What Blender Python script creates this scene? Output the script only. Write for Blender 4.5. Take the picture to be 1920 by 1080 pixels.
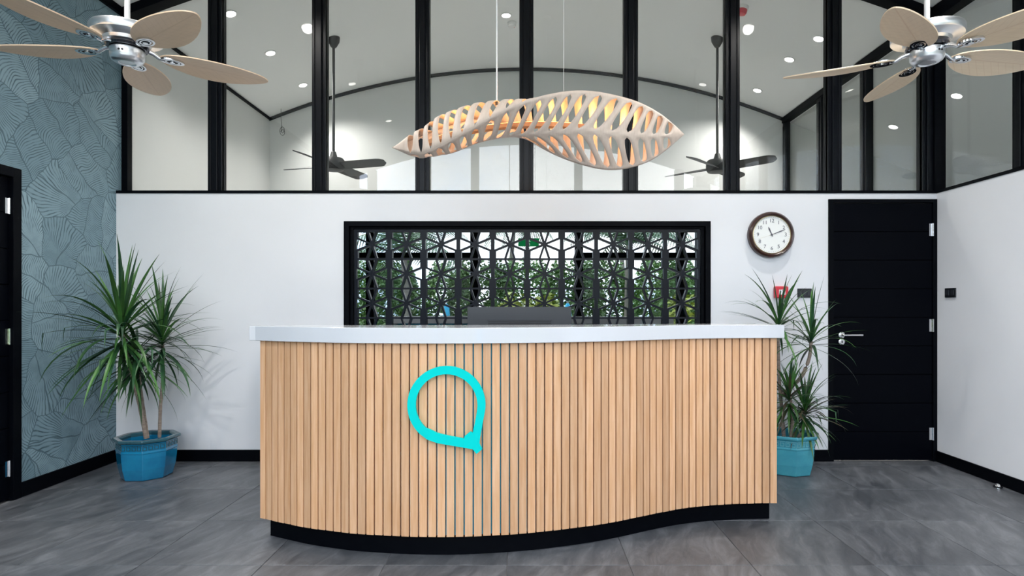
import bpy, bmesh, math, random
from math import pi, sin, cos, sqrt, radians
from mathutils import Vector, Matrix
random.seed(7)
for o in list(bpy.data.objects): bpy.data.objects.remove(o)
S = bpy.context.scene
COL = S.collection

# ------------------------------------------------------------------ camera
D = 4.8; F = 1104.0; CX = 985.0; CY = 575.0; CZ = 1.26
cd = bpy.data.cameras.new('camera'); cam = bpy.data.objects.new('camera', cd); COL.objects.link(cam)
cam.location = (0, -D, CZ); cam.rotation_euler = (pi/2, 0, 0)
cd.sensor_width = 36; cd.sensor_fit = 'HORIZONTAL'; cd.lens = F/1920*36
cd.shift_x = -(CX-960)/1920; cd.shift_y = (CY-540)/1920; cd.clip_start = .05
S.camera = cam
# ------------------------------------------------------------------ exposure
S.view_settings.view_transform = 'Standard'; S.view_settings.look = 'None'
S.view_settings.gamma = 1; S.view_settings.use_curve_mapping = False
S.view_settings.exposure = -0.22
# ------------------------------------------------------------------ sky
W = bpy.data.worlds.new('sky'); S.world = W; W.use_nodes = True
nt = W.node_tree; nt.nodes.clear()
def nd(t, ty, **k):
    n = t.nodes.new(ty)
    for a, b in k.items():
        if a.startswith('i_'):
            key = a[2:]
            key = int(key) if key.isdigit() else key.replace('_', ' ')
            n.inputs[key].default_value = b
        else: setattr(n, a, b)
    return n
wo = nd(nt, 'ShaderNodeOutputWorld'); bg = nd(nt, 'ShaderNodeBackground')
bg.inputs['Strength'].default_value = 9.6
tc = nd(nt, 'ShaderNodeTexCoord'); ns = nd(nt, 'ShaderNodeTexNoise', i_Scale=3.0, i_Detail=6.0, i_Roughness=.55)
rp = nd(nt, 'ShaderNodeValToRGB')
rp.color_ramp.elements[0].position = .38; rp.color_ramp.elements[0].color = (.46, .61, .88, 1)
rp.color_ramp.elements[1].position = .58; rp.color_ramp.elements[1].color = (.96, .965, 1, 1)
nt.links.new(tc.outputs['Generated'], ns.inputs['Vector']); nt.links.new(ns.outputs['Fac'], rp.inputs['Fac'])
nt.links.new(rp.outputs['Color'], bg.inputs['Color']); nt.links.new(bg.outputs[0], wo.inputs[0])
# ------------------------------------------------------------------ sun and sky portal
sl = bpy.data.lights.new('sun', 'SUN'); so = bpy.data.objects.new('sun', sl); COL.objects.link(so)
sl.energy = 9.0; sl.color = (1, .94, .85); sl.angle = radians(3); so.rotation_euler = (radians(12), radians(-35), 0)
SPOT_BACK = 118; SPOT_FRONT = 165; SPOT_SIDE = 17; LAMP_W = 1.5

# ------------------------------------------------------------------ materials
MATS = {}
def mat(name, col, rough=.5, metal=0, noise=0, nscale=8, bump=0, bscale=60, rnd=0, spec=.5, coat=0, emit=None, es=0, stretch=(1,1,1), col2=None, coord='Object'):
    m = bpy.data.materials.new(name); m.use_nodes = True; t = m.node_tree
    b = t.nodes['Principled BSDF']
    b.inputs['Base Color'].default_value = (*col, 1); b.inputs['Roughness'].default_value = rough
    b.inputs['Metallic'].default_value = metal; b.inputs['Specular IOR Level'].default_value = spec
    b.inputs['Coat Weight'].default_value = coat
    if emit: b.inputs['Emission Color'].default_value = (*emit, 1); b.inputs['Emission Strength'].default_value = es
    if noise or bump or rnd:
        c = nd(t, 'ShaderNodeTexCoord'); mp = nd(t, 'ShaderNodeMapping'); mp.inputs['Scale'].default_value = stretch
        oi = nd(t, 'ShaderNodeObjectInfo')
        sc = nd(t, 'ShaderNodeVectorMath', operation='SCALE'); sc.inputs[0].default_value = (17, 23, 31)
        t.links.new(oi.outputs['Random'], sc.inputs['Scale'])
        t.links.new(c.outputs[coord], mp.inputs['Vector']); t.links.new(sc.outputs[0], mp.inputs['Location'])
        cur = None
        if noise:
            n = nd(t, 'ShaderNodeTexNoise', i_Scale=nscale, i_Detail=5.0, i_Roughness=.6)
            t.links.new(mp.outputs[0], n.inputs['Vector'])
            mx = nd(t, 'ShaderNodeMix', data_type='RGBA'); c2 = col2 or tuple(x*.6 for x in col)
            mx.inputs[6].default_value = (*col, 1); mx.inputs[7].default_value = (*c2, 1)
            mr = nd(t, 'ShaderNodeMapRange'); mr.inputs[1].default_value = .35; mr.inputs[2].default_value = .7; mr.inputs[4].default_value = noise
            t.links.new(n.outputs['Fac'], mr.inputs[0]); t.links.new(mr.outputs[0], mx.inputs[0]); cur = mx.outputs[2]
        if rnd:
            hs = nd(t, 'ShaderNodeHueSaturation'); hs.inputs['Color'].default_value = (*col, 1)
            if cur: t.links.new(cur, hs.inputs['Color'])
            mr = nd(t, 'ShaderNodeMapRange'); mr.inputs[3].default_value = 1-rnd; mr.inputs[4].default_value = 1+rnd
            t.links.new(oi.outputs['Random'], mr.inputs[0]); t.links.new(mr.outputs[0], hs.inputs['Value']); cur = hs.outputs[0]
        if cur: t.links.new(cur, b.inputs['Base Color'])
        if bump:
            n2 = nd(t, 'ShaderNodeTexNoise', i_Scale=bscale, i_Detail=3.0); t.links.new(mp.outputs[0], n2.inputs['Vector'])
            bp = nd(t, 'ShaderNodeBump', i_Strength=bump, i_Distance=.01)
            t.links.new(n2.outputs['Fac'], bp.inputs['Height']); t.links.new(bp.outputs[0], b.inputs['Normal'])
    MATS[name] = m; return m
mat('white_paint', (.83, .84, .87), .6, noise=.06, nscale=3, bump=.03, bscale=120)
mat('white_paint_dimmed', (.745, .755, .785), .6, noise=.06, nscale=3, bump=.03, bscale=120)  # the same white paint, darkened to offset the stronger light on the back wall
mat('ceiling_paint', (.84, .86, .86), .7, bump=.02, bscale=90)
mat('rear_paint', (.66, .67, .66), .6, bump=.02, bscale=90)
mat('black_paint', (.0010, .0015, .003), .42, noise=.3, nscale=20, col2=(.003, .004, .006), spec=.06)
mat('black_board', (.0007, .0012, .003), .45, noise=.3, nscale=9, stretch=(1, 1, 4), col2=(.0012, .0018, .004), spec=.05)
mat('black_gloss', (.0025, .0032, .005), .3, spec=.18)
mat('screen_paint', (.005, .0065, .012), .3, noise=.3, nscale=25, col2=(.007, .009, .015), spec=.16)
mat('slat_wood', (.70, .43, .255), .45, noise=.8, nscale=7, stretch=(9, 9, .5), col2=(.56, .285, .125), rnd=.14, bump=.05, bscale=40)
mat('teal_backing', (.02, .42, .66), .5)
mat('counter_white', (.63, .645, .68), .12, coat=.5)
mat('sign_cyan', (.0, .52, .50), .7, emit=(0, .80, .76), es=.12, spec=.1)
mat('plastic_black', (.022, .025, .032), .4, bump=.04, bscale=300)
mat('plastic_dark', (.004, .004, .006), .5)
mat('plate_black', (.008, .010, .013), .35)
mat('chrome', (.72, .73, .75), .12, metal=1)
mat('steel', (.80, .82, .85), .33, metal=1, noise=.25, nscale=3, stretch=(1, 1, 30))
mat('nickel_dark', (.09, .09, .10), .25, metal=1)
mat('fan_black', (.014, .015, .016), .45)
mat('clock_wood', (.045, .018, .014), .25, coat=.3)
mat('brass', (.45, .36, .20), .3, metal=1)
mat('clock_face', (.83, .84, .82), .6)
mat('ink', (.09, .09, .12), .6)
mat('red_plastic', (.62, .03, .05), .4)
mat('white_plastic', (.82, .82, .82), .4)
mat('glaze_blue', (.010, .20, .37), .12, noise=.8, nscale=5, col2=(.004, .10, .22), coat=.6, rnd=0, bump=.05, bscale=30)
mat('glaze_teal', (.07, .36, .44), .14, noise=.8, nscale=5, col2=(.03, .24, .34), coat=.6, bump=.05, bscale=30)
mat('glaze_rim', (.022, .075, .10), .14, noise=.6, nscale=9, col2=(.05, .14, .17), coat=.5)
mat('glaze_key', (.16, .44, .50), .2, coat=.4)
mat('soil', (.05, .03, .02), .9, bump=.6, bscale=60, noise=.7, nscale=40)
mat('stem_bark', (.34, .27, .22), .8, noise=.8, nscale=9, stretch=(1, 1, 9), col2=(.16, .12, .10), bump=.4, bscale=40)
mat('leaf_dark', (.010, .045, .020), .38, noise=.8, nscale=6, col2=(.035, .11, .03), rnd=.45)
mat('leaf_light', (.055, .15, .03), .38, noise=.8, nscale=6, col2=(.03, .11, .03), rnd=.4)
mat('leaf_red', (.07, .045, .028), .38, noise=.8, nscale=6, col2=(.035, .075, .03), rnd=.4)
mat('plywood', (.58, .475, .40), .55, noise=.6, nscale=9, stretch=(14, 2, 2), col2=(.47, .37, .30))
mat('spine_wood', (.62, .33, .15), .5, noise=.6, nscale=6, stretch=(1, 12, 12))
mat('warm_led', (1, .7, .4), .5, emit=(1, .55, .2), es=6)
mat('lamp_lens', (1, 1, 1), .5, emit=(1, .97, .92), es=14)
mat('rod_white', (.75, .75, .75), .35)
mat('cable', (.06, .06, .06), .5)
mat('grout', (.20, .20, .205), .8)
mat('exit_green', (.0, .30, .08), .5, emit=(.0, .35, .09), es=.9)
mat('exit_white', (.8, .9, .85), .5, emit=(.8, .9, .85), es=.9)
mat('grass', (.05, .10, .02), .9, noise=.8, nscale=2, col2=(.09, .14, .03))
mat('foliage_green', (.11, .21, .05), .5, noise=.8, nscale=1.5, col2=(.04, .11, .04), rnd=.35)
mat('foliage_lime', (.30, .34, .04), .5, noise=.8, nscale=3, col2=(.10, .18, .03), rnd=.2)
mat('foliage_pink', (.55, .10, .16), .5, noise=.9, nscale=9, col2=(.10, .16, .05))
mat('palm_leaf', (.09, .16, .08), .45, noise=.8, nscale=2, col2=(.04, .10, .06), rnd=.3)
mat('palm_trunk', (.22, .20, .17), .85, noise=.7, nscale=3, stretch=(1, 1, 6))
mat('canvas_blue', (.02, .38, .62), .6, noise=.2, nscale=4)
mat('path_pale', (.66, .65, .62), .8, noise=.4, nscale=3)

# fan blades: pale carved timber with a leaf midrib and side veins (colour follows the carving)
def blade_mat(name, c1, c2):
    m = mat(name, c1, .45); t = m.node_tree; b = t.nodes['Principled BSDF']
    c = nd(t, 'ShaderNodeTexCoord'); sp = nd(t, 'ShaderNodeSeparateXYZ'); t.links.new(c.outputs['Object'], sp.inputs[0])
    ab = nd(t, 'ShaderNodeMath', operation='ABSOLUTE'); t.links.new(sp.outputs[1], ab.inputs[0])
    a = nd(t, 'ShaderNodeMath', operation='MULTIPLY', i_1=1.15); t.links.new(ab.outputs[0], a.inputs[0])
    s = nd(t, 'ShaderNodeMath', operation='SUBTRACT'); t.links.new(sp.outputs[0], s.inputs[0]); t.links.new(a.outputs[0], s.inputs[1])
    k = nd(t, 'ShaderNodeMath', operation='MULTIPLY', i_1=2*pi/.045); t.links.new(s.outputs[0], k.inputs[0])
    sn = nd(t, 'ShaderNodeMath', operation='SINE'); t.links.new(k.outputs[0], sn.inputs[0])
    v = nd(t, 'ShaderNodeMapRange'); v.inputs[1].default_value = .90; v.inputs[2].default_value = 1.0; v.inputs[4].default_value = .30
    t.links.new(sn.outputs[0], v.inputs[0])
    mr = nd(t, 'ShaderNodeMapRange'); mr.inputs[1].default_value = .004; mr.inputs[2].default_value = .001; mr.inputs[4].default_value = .5
    t.links.new(ab.outputs[0], mr.inputs[0])
    mxm = nd(t, 'ShaderNodeMath', operation='MAXIMUM'); t.links.new(v.outputs[0], mxm.inputs[0]); t.links.new(mr.outputs[0], mxm.inputs[1])
    mp = nd(t, 'ShaderNodeMapping'); mp.inputs['Scale'].default_value = (3, 30, 3); t.links.new(c.outputs['Object'], mp.inputs[0])
    n = nd(t, 'ShaderNodeTexNoise', i_Scale=2.0, i_Detail=4.0); t.links.new(mp.outputs[0], n.inputs['Vector'])
    g = nd(t, 'ShaderNodeMix', data_type='RGBA'); g.inputs[6].default_value = (*c1, 1); g.inputs[7].default_value = (*[x*.82 for x in c1], 1)
    t.links.new(n.outputs['Fac'], g.inputs[0])
    mx = nd(t, 'ShaderNodeMix', data_type='RGBA'); mx.inputs[7].default_value = (*c2, 1)
    t.links.new(g.outputs[2], mx.inputs[6]); t.links.new(mxm.outputs[0], mx.inputs[0]); t.links.new(mx.outputs[2], b.inputs['Base Color'])
blade_mat('blade_tan', (.76, .56, .39), (.56, .38, .24))
blade_mat('blade_pale', (.88, .70, .50), (.64, .42, .26))

def glass_mat(name, tint, ior=1.5):
    m = bpy.data.materials.new(name); m.use_nodes = True; t = m.node_tree; t.nodes.clear()
    o = nd(t, 'ShaderNodeOutputMaterial'); mx = nd(t, 'ShaderNodeMixShader'); tr = nd(t, 'ShaderNodeBsdfTransparent'); tr.inputs[0].default_value = (*tint, 1)
    gl = nd(t, 'ShaderNodeBsdfGlossy'); gl.inputs['Roughness'].default_value = 0.0; fr = nd(t, 'ShaderNodeFresnel', i_IOR=ior)
    ge = nd(t, 'ShaderNodeNewGeometry'); ri = nd(t, 'ShaderNodeMapRange'); ri.inputs[3].default_value = ior; ri.inputs[4].default_value = 1/ior   # thin sheet: same reflectance from both faces
    t.links.new(ge.outputs['Backfacing'], ri.inputs[0]); t.links.new(ri.outputs[0], fr.inputs['IOR'])
    t.links.new(fr.outputs[0], mx.inputs[0]); t.links.new(tr.outputs[0], mx.inputs[1]); t.links.new(gl.outputs[0], mx.inputs[2]); t.links.new(mx.outputs[0], o.inputs[0])
    MATS[name] = m
glass_mat('clear_glass', (.955, .965, .96))
m = mat('mirror_glass', (.27, .29, .295), .0, metal=1)

# floor tiles: dark slate look
def tile_mat():
    m = mat('slate_tile', (.1, .1, .1), .4); t = m.node_tree; b = t.nodes['Principled BSDF']
    c = nd(t, 'ShaderNodeTexCoord'); oi = nd(t, 'ShaderNodeObjectInfo')
    sc = nd(t, 'ShaderNodeVectorMath', operation='SCALE'); sc.inputs[0].default_value = (37, 53, 11); t.links.new(oi.outputs['Random'], sc.inputs['Scale'])
    mr0 = nd(t, 'ShaderNodeMapping'); mr0.inputs['Rotation'].default_value = (0, 0, radians(18)); mp = nd(t, 'ShaderNodeMapping'); mp.inputs['Scale'].default_value = (5.0, 1.5, 1)
    t.links.new(c.outputs['Object'], mr0.inputs[0]); t.links.new(mr0.outputs[0], mp.inputs[0]); t.links.new(sc.outputs[0], mp.inputs['Location'])
    n = nd(t, 'ShaderNodeTexNoise', i_Scale=2.2, i_Detail=10.0, i_Roughness=.72, i_Distortion=.7); t.links.new(mp.outputs[0], n.inputs['Vector'])
    n2 = nd(t, 'ShaderNodeTexNoise', i_Scale=1.6, i_Detail=3.0); t.links.new(c.outputs['Object'], n2.inputs['Vector'])
    r = nd(t, 'ShaderNodeValToRGB'); e = r.color_ramp.elements
    e[0].position = .30; e[0].color = (.046, .051, .060, 1); e[1].position = .72; e[1].color = (.175, .182, .198, 1)
    x = e.new(.5); x.color = (.094, .100, .111, 1)
    t.links.new(n.outputs['Fac'], r.inputs[0])
    hs = nd(t, 'ShaderNodeHueSaturation'); t.links.new(r.outputs[0], hs.inputs['Color'])
    mr = nd(t, 'ShaderNodeMapRange'); mr.inputs[3].default_value = .88; mr.inputs[4].default_value = 1.12; t.links.new(oi.outputs['Random'], mr.inputs[0]); t.links.new(mr.outputs[0], hs.inputs['Value'])
    t.links.new(hs.outputs[0], b.inputs['Base Color'])
    rr = nd(t, 'ShaderNodeMapRange'); rr.inputs[3].default_value = .34; rr.inputs[4].default_value = .52; t.links.new(n.outputs['Fac'], rr.inputs[0]); t.links.new(rr.outputs[0], b.inputs['Roughness'])
    bp = nd(t, 'ShaderNodeBump', i_Strength=.18, i_Distance=.006); t.links.new(n.outputs['Fac'], bp.inputs['Height']); t.links.new(bp.outputs[0], b.inputs['Normal'])
tile_mat()

# wallpaper: overlapping line-drawn palm and monstera leaves, on the plane (y, z) of the left wall
def wallpaper_mat():
    m = mat('leaf_wallpaper', (.1, .2, .25), .6); t = m.node_tree; b = t.nodes['Principled BSDF']; L = t.links.new
    def M(op, a, bb=None, c=None):
        n = nd(t, 'ShaderNodeMath', operation=op)
        for i, v in enumerate((a, bb, c)):
            if v is None: continue
            if isinstance(v, (int, float)): n.inputs[i].default_value = v
            else: L(v, n.inputs[i])
        return n.outputs[0]
    c = nd(t, 'ShaderNodeTexCoord'); sp = nd(t, 'ShaderNodeSeparateXYZ'); L(c.outputs['Object'], sp.inputs[0])
    cb = nd(t, 'ShaderNodeCombineXYZ'); L(sp.outputs[1], cb.inputs[0]); L(sp.outputs[2], cb.inputs[1])
    dn = nd(t, 'ShaderNodeTexNoise', i_Scale=3.5, i_Detail=2.0); L(cb.outputs[0], dn.inputs['Vector'])
    dv = nd(t, 'ShaderNodeVectorMath', operation='MULTIPLY_ADD'); dv.inputs[1].default_value = (.15, .15, 0); L(dn.outputs['Color'], dv.inputs[0]); L(cb.outputs[0], dv.inputs[2])
    def layer(scale, off):
        ad = nd(t, 'ShaderNodeVectorMath', operation='ADD'); ad.inputs[1].default_value = off; L(dv.outputs[0], ad.inputs[0])
        v = nd(t, 'ShaderNodeTexVoronoi', voronoi_dimensions='2D', i_Scale=scale, i_Randomness=.85); L(ad.outputs[0], v.inputs['Vector'])
        ve = nd(t, 'ShaderNodeTexVoronoi', voronoi_dimensions='2D', feature='DISTANCE_TO_EDGE', i_Scale=scale, i_Randomness=.85); L(ad.outputs[0], ve.inputs['Vector'])
        df = nd(t, 'ShaderNodeVectorMath', operation='SUBTRACT'); L(ad.outputs[0], df.inputs[0]); L(v.outputs['Position'], df.inputs[1])
        cs = nd(t, 'ShaderNodeSeparateColor'); L(v.outputs['Color'], cs.inputs[0])
        ang = M('MULTIPLY', cs.outputs[0], 2*pi)
        ro = nd(t, 'ShaderNodeVectorRotate', rotation_type='Z_AXIS'); L(df.outputs[0], ro.inputs['Vector']); L(ang, ro.inputs['Angle'])
        s2 = nd(t, 'ShaderNodeSeparateXYZ'); L(ro.outputs[0], s2.inputs[0])
        p, q = s2.outputs[0], s2.outputs[1]
        pb = M('ADD', p, .16)
        th = M('ARCTAN2', q, pb); r = M('SQRT', M('ADD', M('MULTIPLY', pb, pb), M('MULTIPLY', q, q)))
        fan = M('SINE', M('ADD', M('MULTIPLY', th, 66.0), M('MULTIPLY', r, 30.0)))
        aq = M('ABSOLUTE', q)
        rib = M('SINE', M('MULTIPLY', M('SUBTRACT', M('ADD', p, M('MULTIPLY', M('MULTIPLY', aq, aq), 2.2)), M('MULTIPLY', aq, .55)), 400.0))
        sel = M('GREATER_THAN', cs.outputs[1], .45)
        w = M('ADD', M('MULTIPLY', fan, M('SUBTRACT', 1.0, sel)), M('MULTIPLY', rib, sel))
        mid = M('LESS_THAN', aq, .004)
        edge = M('LESS_THAN', ve.outputs['Distance'], .009)
        return w, M('MAXIMUM', mid, edge), cs.outputs[2]
    w1, e1, tone = layer(2.9, (3.1, 1.7, 0))
    ln = nd(t, 'ShaderNodeMapRange'); ln.inputs[1].default_value = .30; ln.inputs[2].default_value = .80; L(w1, ln.inputs[0])
    br = nd(t, 'ShaderNodeTexNoise', i_Scale=14.0, i_Detail=2.0); L(cb.outputs[0], br.inputs['Vector'])
    brk = nd(t, 'ShaderNodeMapRange'); brk.inputs[1].default_value = .38; brk.inputs[2].default_value = .55; brk.inputs[3].default_value = .35; L(br.outputs['Fac'], brk.inputs[0])
    dark = M('MAXIMUM', M('MULTIPLY', ln.outputs[0], brk.outputs[0]), M('MULTIPLY', e1, .9))
    base = nd(t, 'ShaderNodeMix', data_type='RGBA'); base.inputs[6].default_value = (.150, .240, .285, 1); base.inputs[7].default_value = (.240, .350, .400, 1); L(tone, base.inputs[0])
    mx = nd(t, 'ShaderNodeMix', data_type='RGBA'); mx.inputs[7].default_value = (.040, .080, .102, 1); L(base.outputs[2], mx.inputs[6]); L(M('MULTIPLY', dark, .85), mx.inputs[0])
    L(mx.outputs[2], b.inputs['Base Color'])
    bp = nd(t, 'ShaderNodeBump', i_Strength=.25, i_Distance=.003); bp.invert = True; L(dark, bp.inputs['Height']); L(bp.outputs[0], b.inputs['Normal'])
wallpaper_mat()

# ------------------------------------------------------------------ mesh helpers
class MB:
    def __init__(s): s.v = []; s.f = []
    def add(s, vs, fs, M=None):
        n = len(s.v); s.v += [tuple(M @ Vector(v)) if M else tuple(v) for v in vs]; s.f += [tuple(i+n for i in f) for f in fs]; return s
    def box(s, x0, x1, y0, y1, z0, z1, M=None):
        return s.add([(x0,y0,z0),(x1,y0,z0),(x1,y1,z0),(x0,y1,z0),(x0,y0,z1),(x1,y0,z1),(x1,y1,z1),(x0,y1,z1)],
                     [(0,3,2,1),(4,5,6,7),(0,1,5,4),(1,2,6,5),(2,3,7,6),(3,0,4,7)], M)
    def prism(s, poly, a, b, plane='xy', M=None):   # poly counter-clockwise; extruded from a to b along the third axis
        n = len(poly)
        def P(p, h): return (p[0], p[1], h) if plane == 'xy' else ((p[0], h, p[1]) if plane == 'xz' else (h, p[0], p[1]))
        vs = [P(p, a) for p in poly] + [P(p, b) for p in poly]
        return s.add(vs, [tuple(range(n-1, -1, -1)), tuple(range(n, 2*n))] + [(i, (i+1) % n, n+(i+1) % n, n+i) for i in range(n)], M)
    def ring(s, outer, inner, a, b, plane='xz', M=None):
        n = len(outer)
        def P(p, h): return (p[0], p[1], h) if plane == 'xy' else ((p[0], h, p[1]) if plane == 'xz' else (h, p[0], p[1]))
        vs = [P(p, a) for p in outer]+[P(p, a) for p in inner]+[P(p, b) for p in outer]+[P(p, b) for p in inner]
        fs = []
        for i in range(n):
            j = (i+1) % n
            fs += [(i, j, n+j, n+i), (2*n+j, 2*n+i, 3*n+i, 3*n+j), (i, 2*n+i, 2*n+j, j), (n+i, n+j, 3*n+j, 3*n+i)]
        return s.add(vs, fs, M)
    def lathe(s, prof, n=24, M=None, ax='z'):
        vs = []; fs = []
        for r, z in prof:
            for k in range(n):
                a = 2*pi*k/n
                vs.append((r*cos(a), r*sin(a), z) if ax == 'z' else (r*cos(a), z, r*sin(a)))
        for i in range(len(prof)-1):
            for k in range(n):
                j = (k+1) % n; fs.append((i*n+k, i*n+j, (i+1)*n+j, (i+1)*n+k))
        fs.append(tuple(range(n-1, -1, -1))); m = (len(prof)-1)*n; fs.append(tuple(range(m, m+n)))
        return s.add(vs, fs, M)
    def tube(s, pts, rad, n=8, M=None):
        pts = [Vector(p) for p in pts]; vs = []; fs = []
        for i, p in enumerate(pts):
            d = (pts[min(i+1, len(pts)-1)]-pts[max(i-1, 0)]).normalized()
            u = d.cross(Vector((0, 0, 1)) if abs(d.z) < .95 else Vector((1, 0, 0))).normalized(); w = d.cross(u)
            r = rad[i] if isinstance(rad, (list, tuple)) else rad
            for k in range(n): vs.append(p+u*r*cos(2*pi*k/n)+w*r*sin(2*pi*k/n))
        for i in range(len(pts)-1):
            for k in range(n):
                j = (k+1) % n; fs.append((i*n+k, i*n+j, (i+1)*n+j, (i+1)*n+k))
        fs.append(tuple(range(n-1, -1, -1))); m = (len(pts)-1)*n; fs.append(tuple(range(m, m+n)))
        return s.add(vs, fs, M)
    def mesh(s, name, m, smooth=False, fix=True):
        me = bpy.data.meshes.new(name); me.from_pydata(s.v, [], s.f)
        if fix:
            bm = bmesh.new(); bm.from_mesh(me); bmesh.ops.recalc_face_normals(bm, faces=bm.faces); bm.to_mesh(me); bm.free()
        me.materials.append(MATS[m])
        if smooth:
            for p in me.polygons: p.use_smooth = True
        me.update(); return me
    def build(s, name, m, parent=None, smooth=False, bevel=0, loc=None, rot=None, fix=True):
        return link(name, s.mesh(name, m, smooth, fix), parent, loc, rot, bevel)
def link(name, me, parent=None, loc=None, rot=None, bevel=0):
    o = bpy.data.objects.new(name, me); COL.objects.link(o)
    if parent: o.parent = parent
    if loc: o.location = loc
    if rot: o.rotation_euler = rot
    if bevel:
        b = o.modifiers.new('bevel', 'BEVEL'); b.width = bevel; b.segments = 2; b.limit_method = 'ANGLE'; b.angle_limit = radians(40)
    if me and any(p.use_smooth for p in me.polygons):
        try: me.set_sharp_from_angle(angle=radians(38))
        except Exception: pass
    return o
def tag(o, label, cat, group=None, kind=None):
    o['label'] = label; o['category'] = cat
    if group: o['group'] = group
    if kind: o['kind'] = kind
    return o
def thing(name, label, cat, loc=(0, 0, 0), rot=(0, 0, 0), group=None, kind=None):
    o = bpy.data.objects.new(name, None); COL.objects.link(o); o.location = loc; o.rotation_euler = rot; o.empty_display_size = .1
    return tag(o, label, cat, group, kind)
def copy_tree(o, parent=None):
    c = o.copy(); COL.objects.link(c)
    if parent: c.parent = parent
    for ch in list(o.children): copy_tree(ch, c)
    return c
def at(px, py, d): return Vector(((px-CX)*d/F, d-D, CZ+(CY-py)*d/F))    # measured point of the room, d metres before the lens
def text_mesh(s, size, m, ext=.001):
    cu = bpy.data.curves.new('t', 'FONT'); cu.body = s; cu.size = size; cu.extrude = ext; cu.align_x = 'CENTER'; cu.align_y = 'CENTER'
    ob = bpy.data.objects.new('t', cu); COL.objects.link(ob)
    me = bpy.data.meshes.new_from_object(ob.evaluated_get(bpy.context.evaluated_depsgraph_get()))
    bpy.data.objects.remove(ob); bpy.data.curves.remove(cu); me.materials.clear(); me.materials.append(MATS[m]); return me
def spline(pts, n):
    P = [Vector(p) for p in pts]; out = []
    for i in range(len(P)-1):
        a, b, c, d = P[max(i-1, 0)], P[i], P[i+1], P[min(i+2, len(P)-1)]
        for k in range(n):
            t = k/n; out.append(.5*((2*b)+(c-a)*t+(2*a-5*b+4*c-d)*t*t+(3*b-a-3*c+d)*t**3))
    return out+[P[-1]]

# ------------------------------------------------------------------ room measures
XL, XR = -3.335, 3.352; YF = -6.2; YG = .09; YB = 2.88; SILL = 2.195
RV = 8.9; ZC = -4.53; XC = .0085
def zv(x): return sqrt(RV*RV-(x-XC)**2)+ZC
def arc(x0, x1, n=24, dz=0): return [(x0+(x1-x0)*i/n, zv(x0+(x1-x0)*i/n)+dz) for i in range(n+1)]

# ------------------------------------------------------------------ floor with tiles
fl = MB().box(-3.6, 7.6, -6.4, 3.0, -.12, -.005).build('floor', 'grout'); tag(fl, 'floor of dark slate grey tiles with thin pale joints', 'floor', kind='structure')
TS = .5965; G = .0016; tile_cache = {}
ix0 = math.floor((XL-.507)/TS); y = -.14+TS
while y > YF:
    y1, y0 = min(y, -.001), max(y-TS, YF); x = .507+TS*ix0
    while x < XR:
        x0, x1 = max(x, XL), min(x+TS, XR)
        if x1-x0 > .01 and y1-y0 > .01:
            key = (round(x1-x0, 4), round(y1-y0, 4))
            if key not in tile_cache:
                a, b = (x1-x0)/2-G, (y1-y0)/2-G; c = .0015
                mb = MB(); mb.add([(-a,-b,-.008),(a,-b,-.008),(a,b,-.008),(-a,b,-.008),(-a,-b,-c),(a,-b,-c),(a,b,-c),(-a,b,-c),(-a+c,-b+c,0),(a-c,-b+c,0),(a-c,b-c,0),(-a+c,b-c,0)],
                                  [(0,1,5,4),(1,2,6,5),(2,3,7,6),(3,0,4,7),(4,5,9,8),(5,6,10,9),(6,7,11,10),(7,4,8,11),(8,9,10,11)])
                tile_cache[key] = mb.mesh('tile', 'slate_tile')
            link('tile', tile_cache[key], fl, loc=((x0+x1)/2, (y0+y1)/2, random.uniform(-.0004, .0002)))
        x += TS
    y -= TS

# ------------------------------------------------------------------ walls and ceiling
LX0, LX1, LZ0, LZ1 = -1.478, 1.509, .86, 1.956            # lattice opening
DX0, DX1, DZ1 = 2.468, XR, 2.135                          # right door opening
wb = MB()
wb.box(XL-.02, LX0, 0, .22, 0, SILL-.01).box(LX0, LX1, 0, .22, 0, LZ0).box(LX0, LX1, 0, .22, LZ1, SILL-.01).box(LX1, DX0, 0, .22, 0, SILL-.01).box(DX0, DX1+.1, 0, .22, DZ1, SILL-.01)
tag(wb.build('wall_back', 'white_paint_dimmed'), 'white painted wall behind the reception counter', 'wall', kind='structure')
LDY0, LDY1, LDZ = -1.86, -.912, 2.165                     # left door opening
wl = MB().box(XL-.12, XL, LDY1, YG+.02, 0, 3.80).box(XL-.12, XL, YF, LDY0, 0, 3.80).box(XL-.12, XL, LDY0, LDY1, LDZ, 3.80).box(XL-.3, XL-.12, LDY0-.2, LDY1+.2, 0, 2.4)
tag(wl.build('wall_left', 'leaf_wallpaper'), 'left wall in teal wallpaper with line drawn tropical leaves', 'wall', kind='structure')
tag(MB().box(XL-.12, XL, YG+.02, YB, 0, 3.80).build('wall_left_rear', 'rear_paint'), 'plain white left wall of the room behind the glazing', 'wall', kind='structure')
tag(MB().box(XR, XR+.16, YF, 0, 0, SILL-.01).build('wall_right', 'white_paint'), 'white painted wall right of the black door, below the glazing', 'wall', kind='structure')
tag(MB().box(XR, XR+.16, 0, YB, 0, SILL-.01).build('wall_right_rear', 'rear_paint'), 'low right wall of the room behind the glazing', 'wall', kind='structure')
tag(MB().prism([(XL-.12, 0), (XR+.05, 0)]+arc(XR+.05, XL-.12, 30, .05), YB, YB+.12, 'xz').build('wall_rear', 'rear_paint'), 'white arched end wall of the room behind the glazing', 'wall', kind='structure')
lo = arc(XL-.12, XR+.02, 40); cl = MB().prism(lo+[(p[0], p[1]+.14) for p in reversed(lo)], YF-.1, YB+.12, 'xz')
tag(cl.build('ceiling', 'ceiling_paint', smooth=True), 'white barrel vaulted ceiling running over both rooms', 'ceiling', kind='structure')
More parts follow.
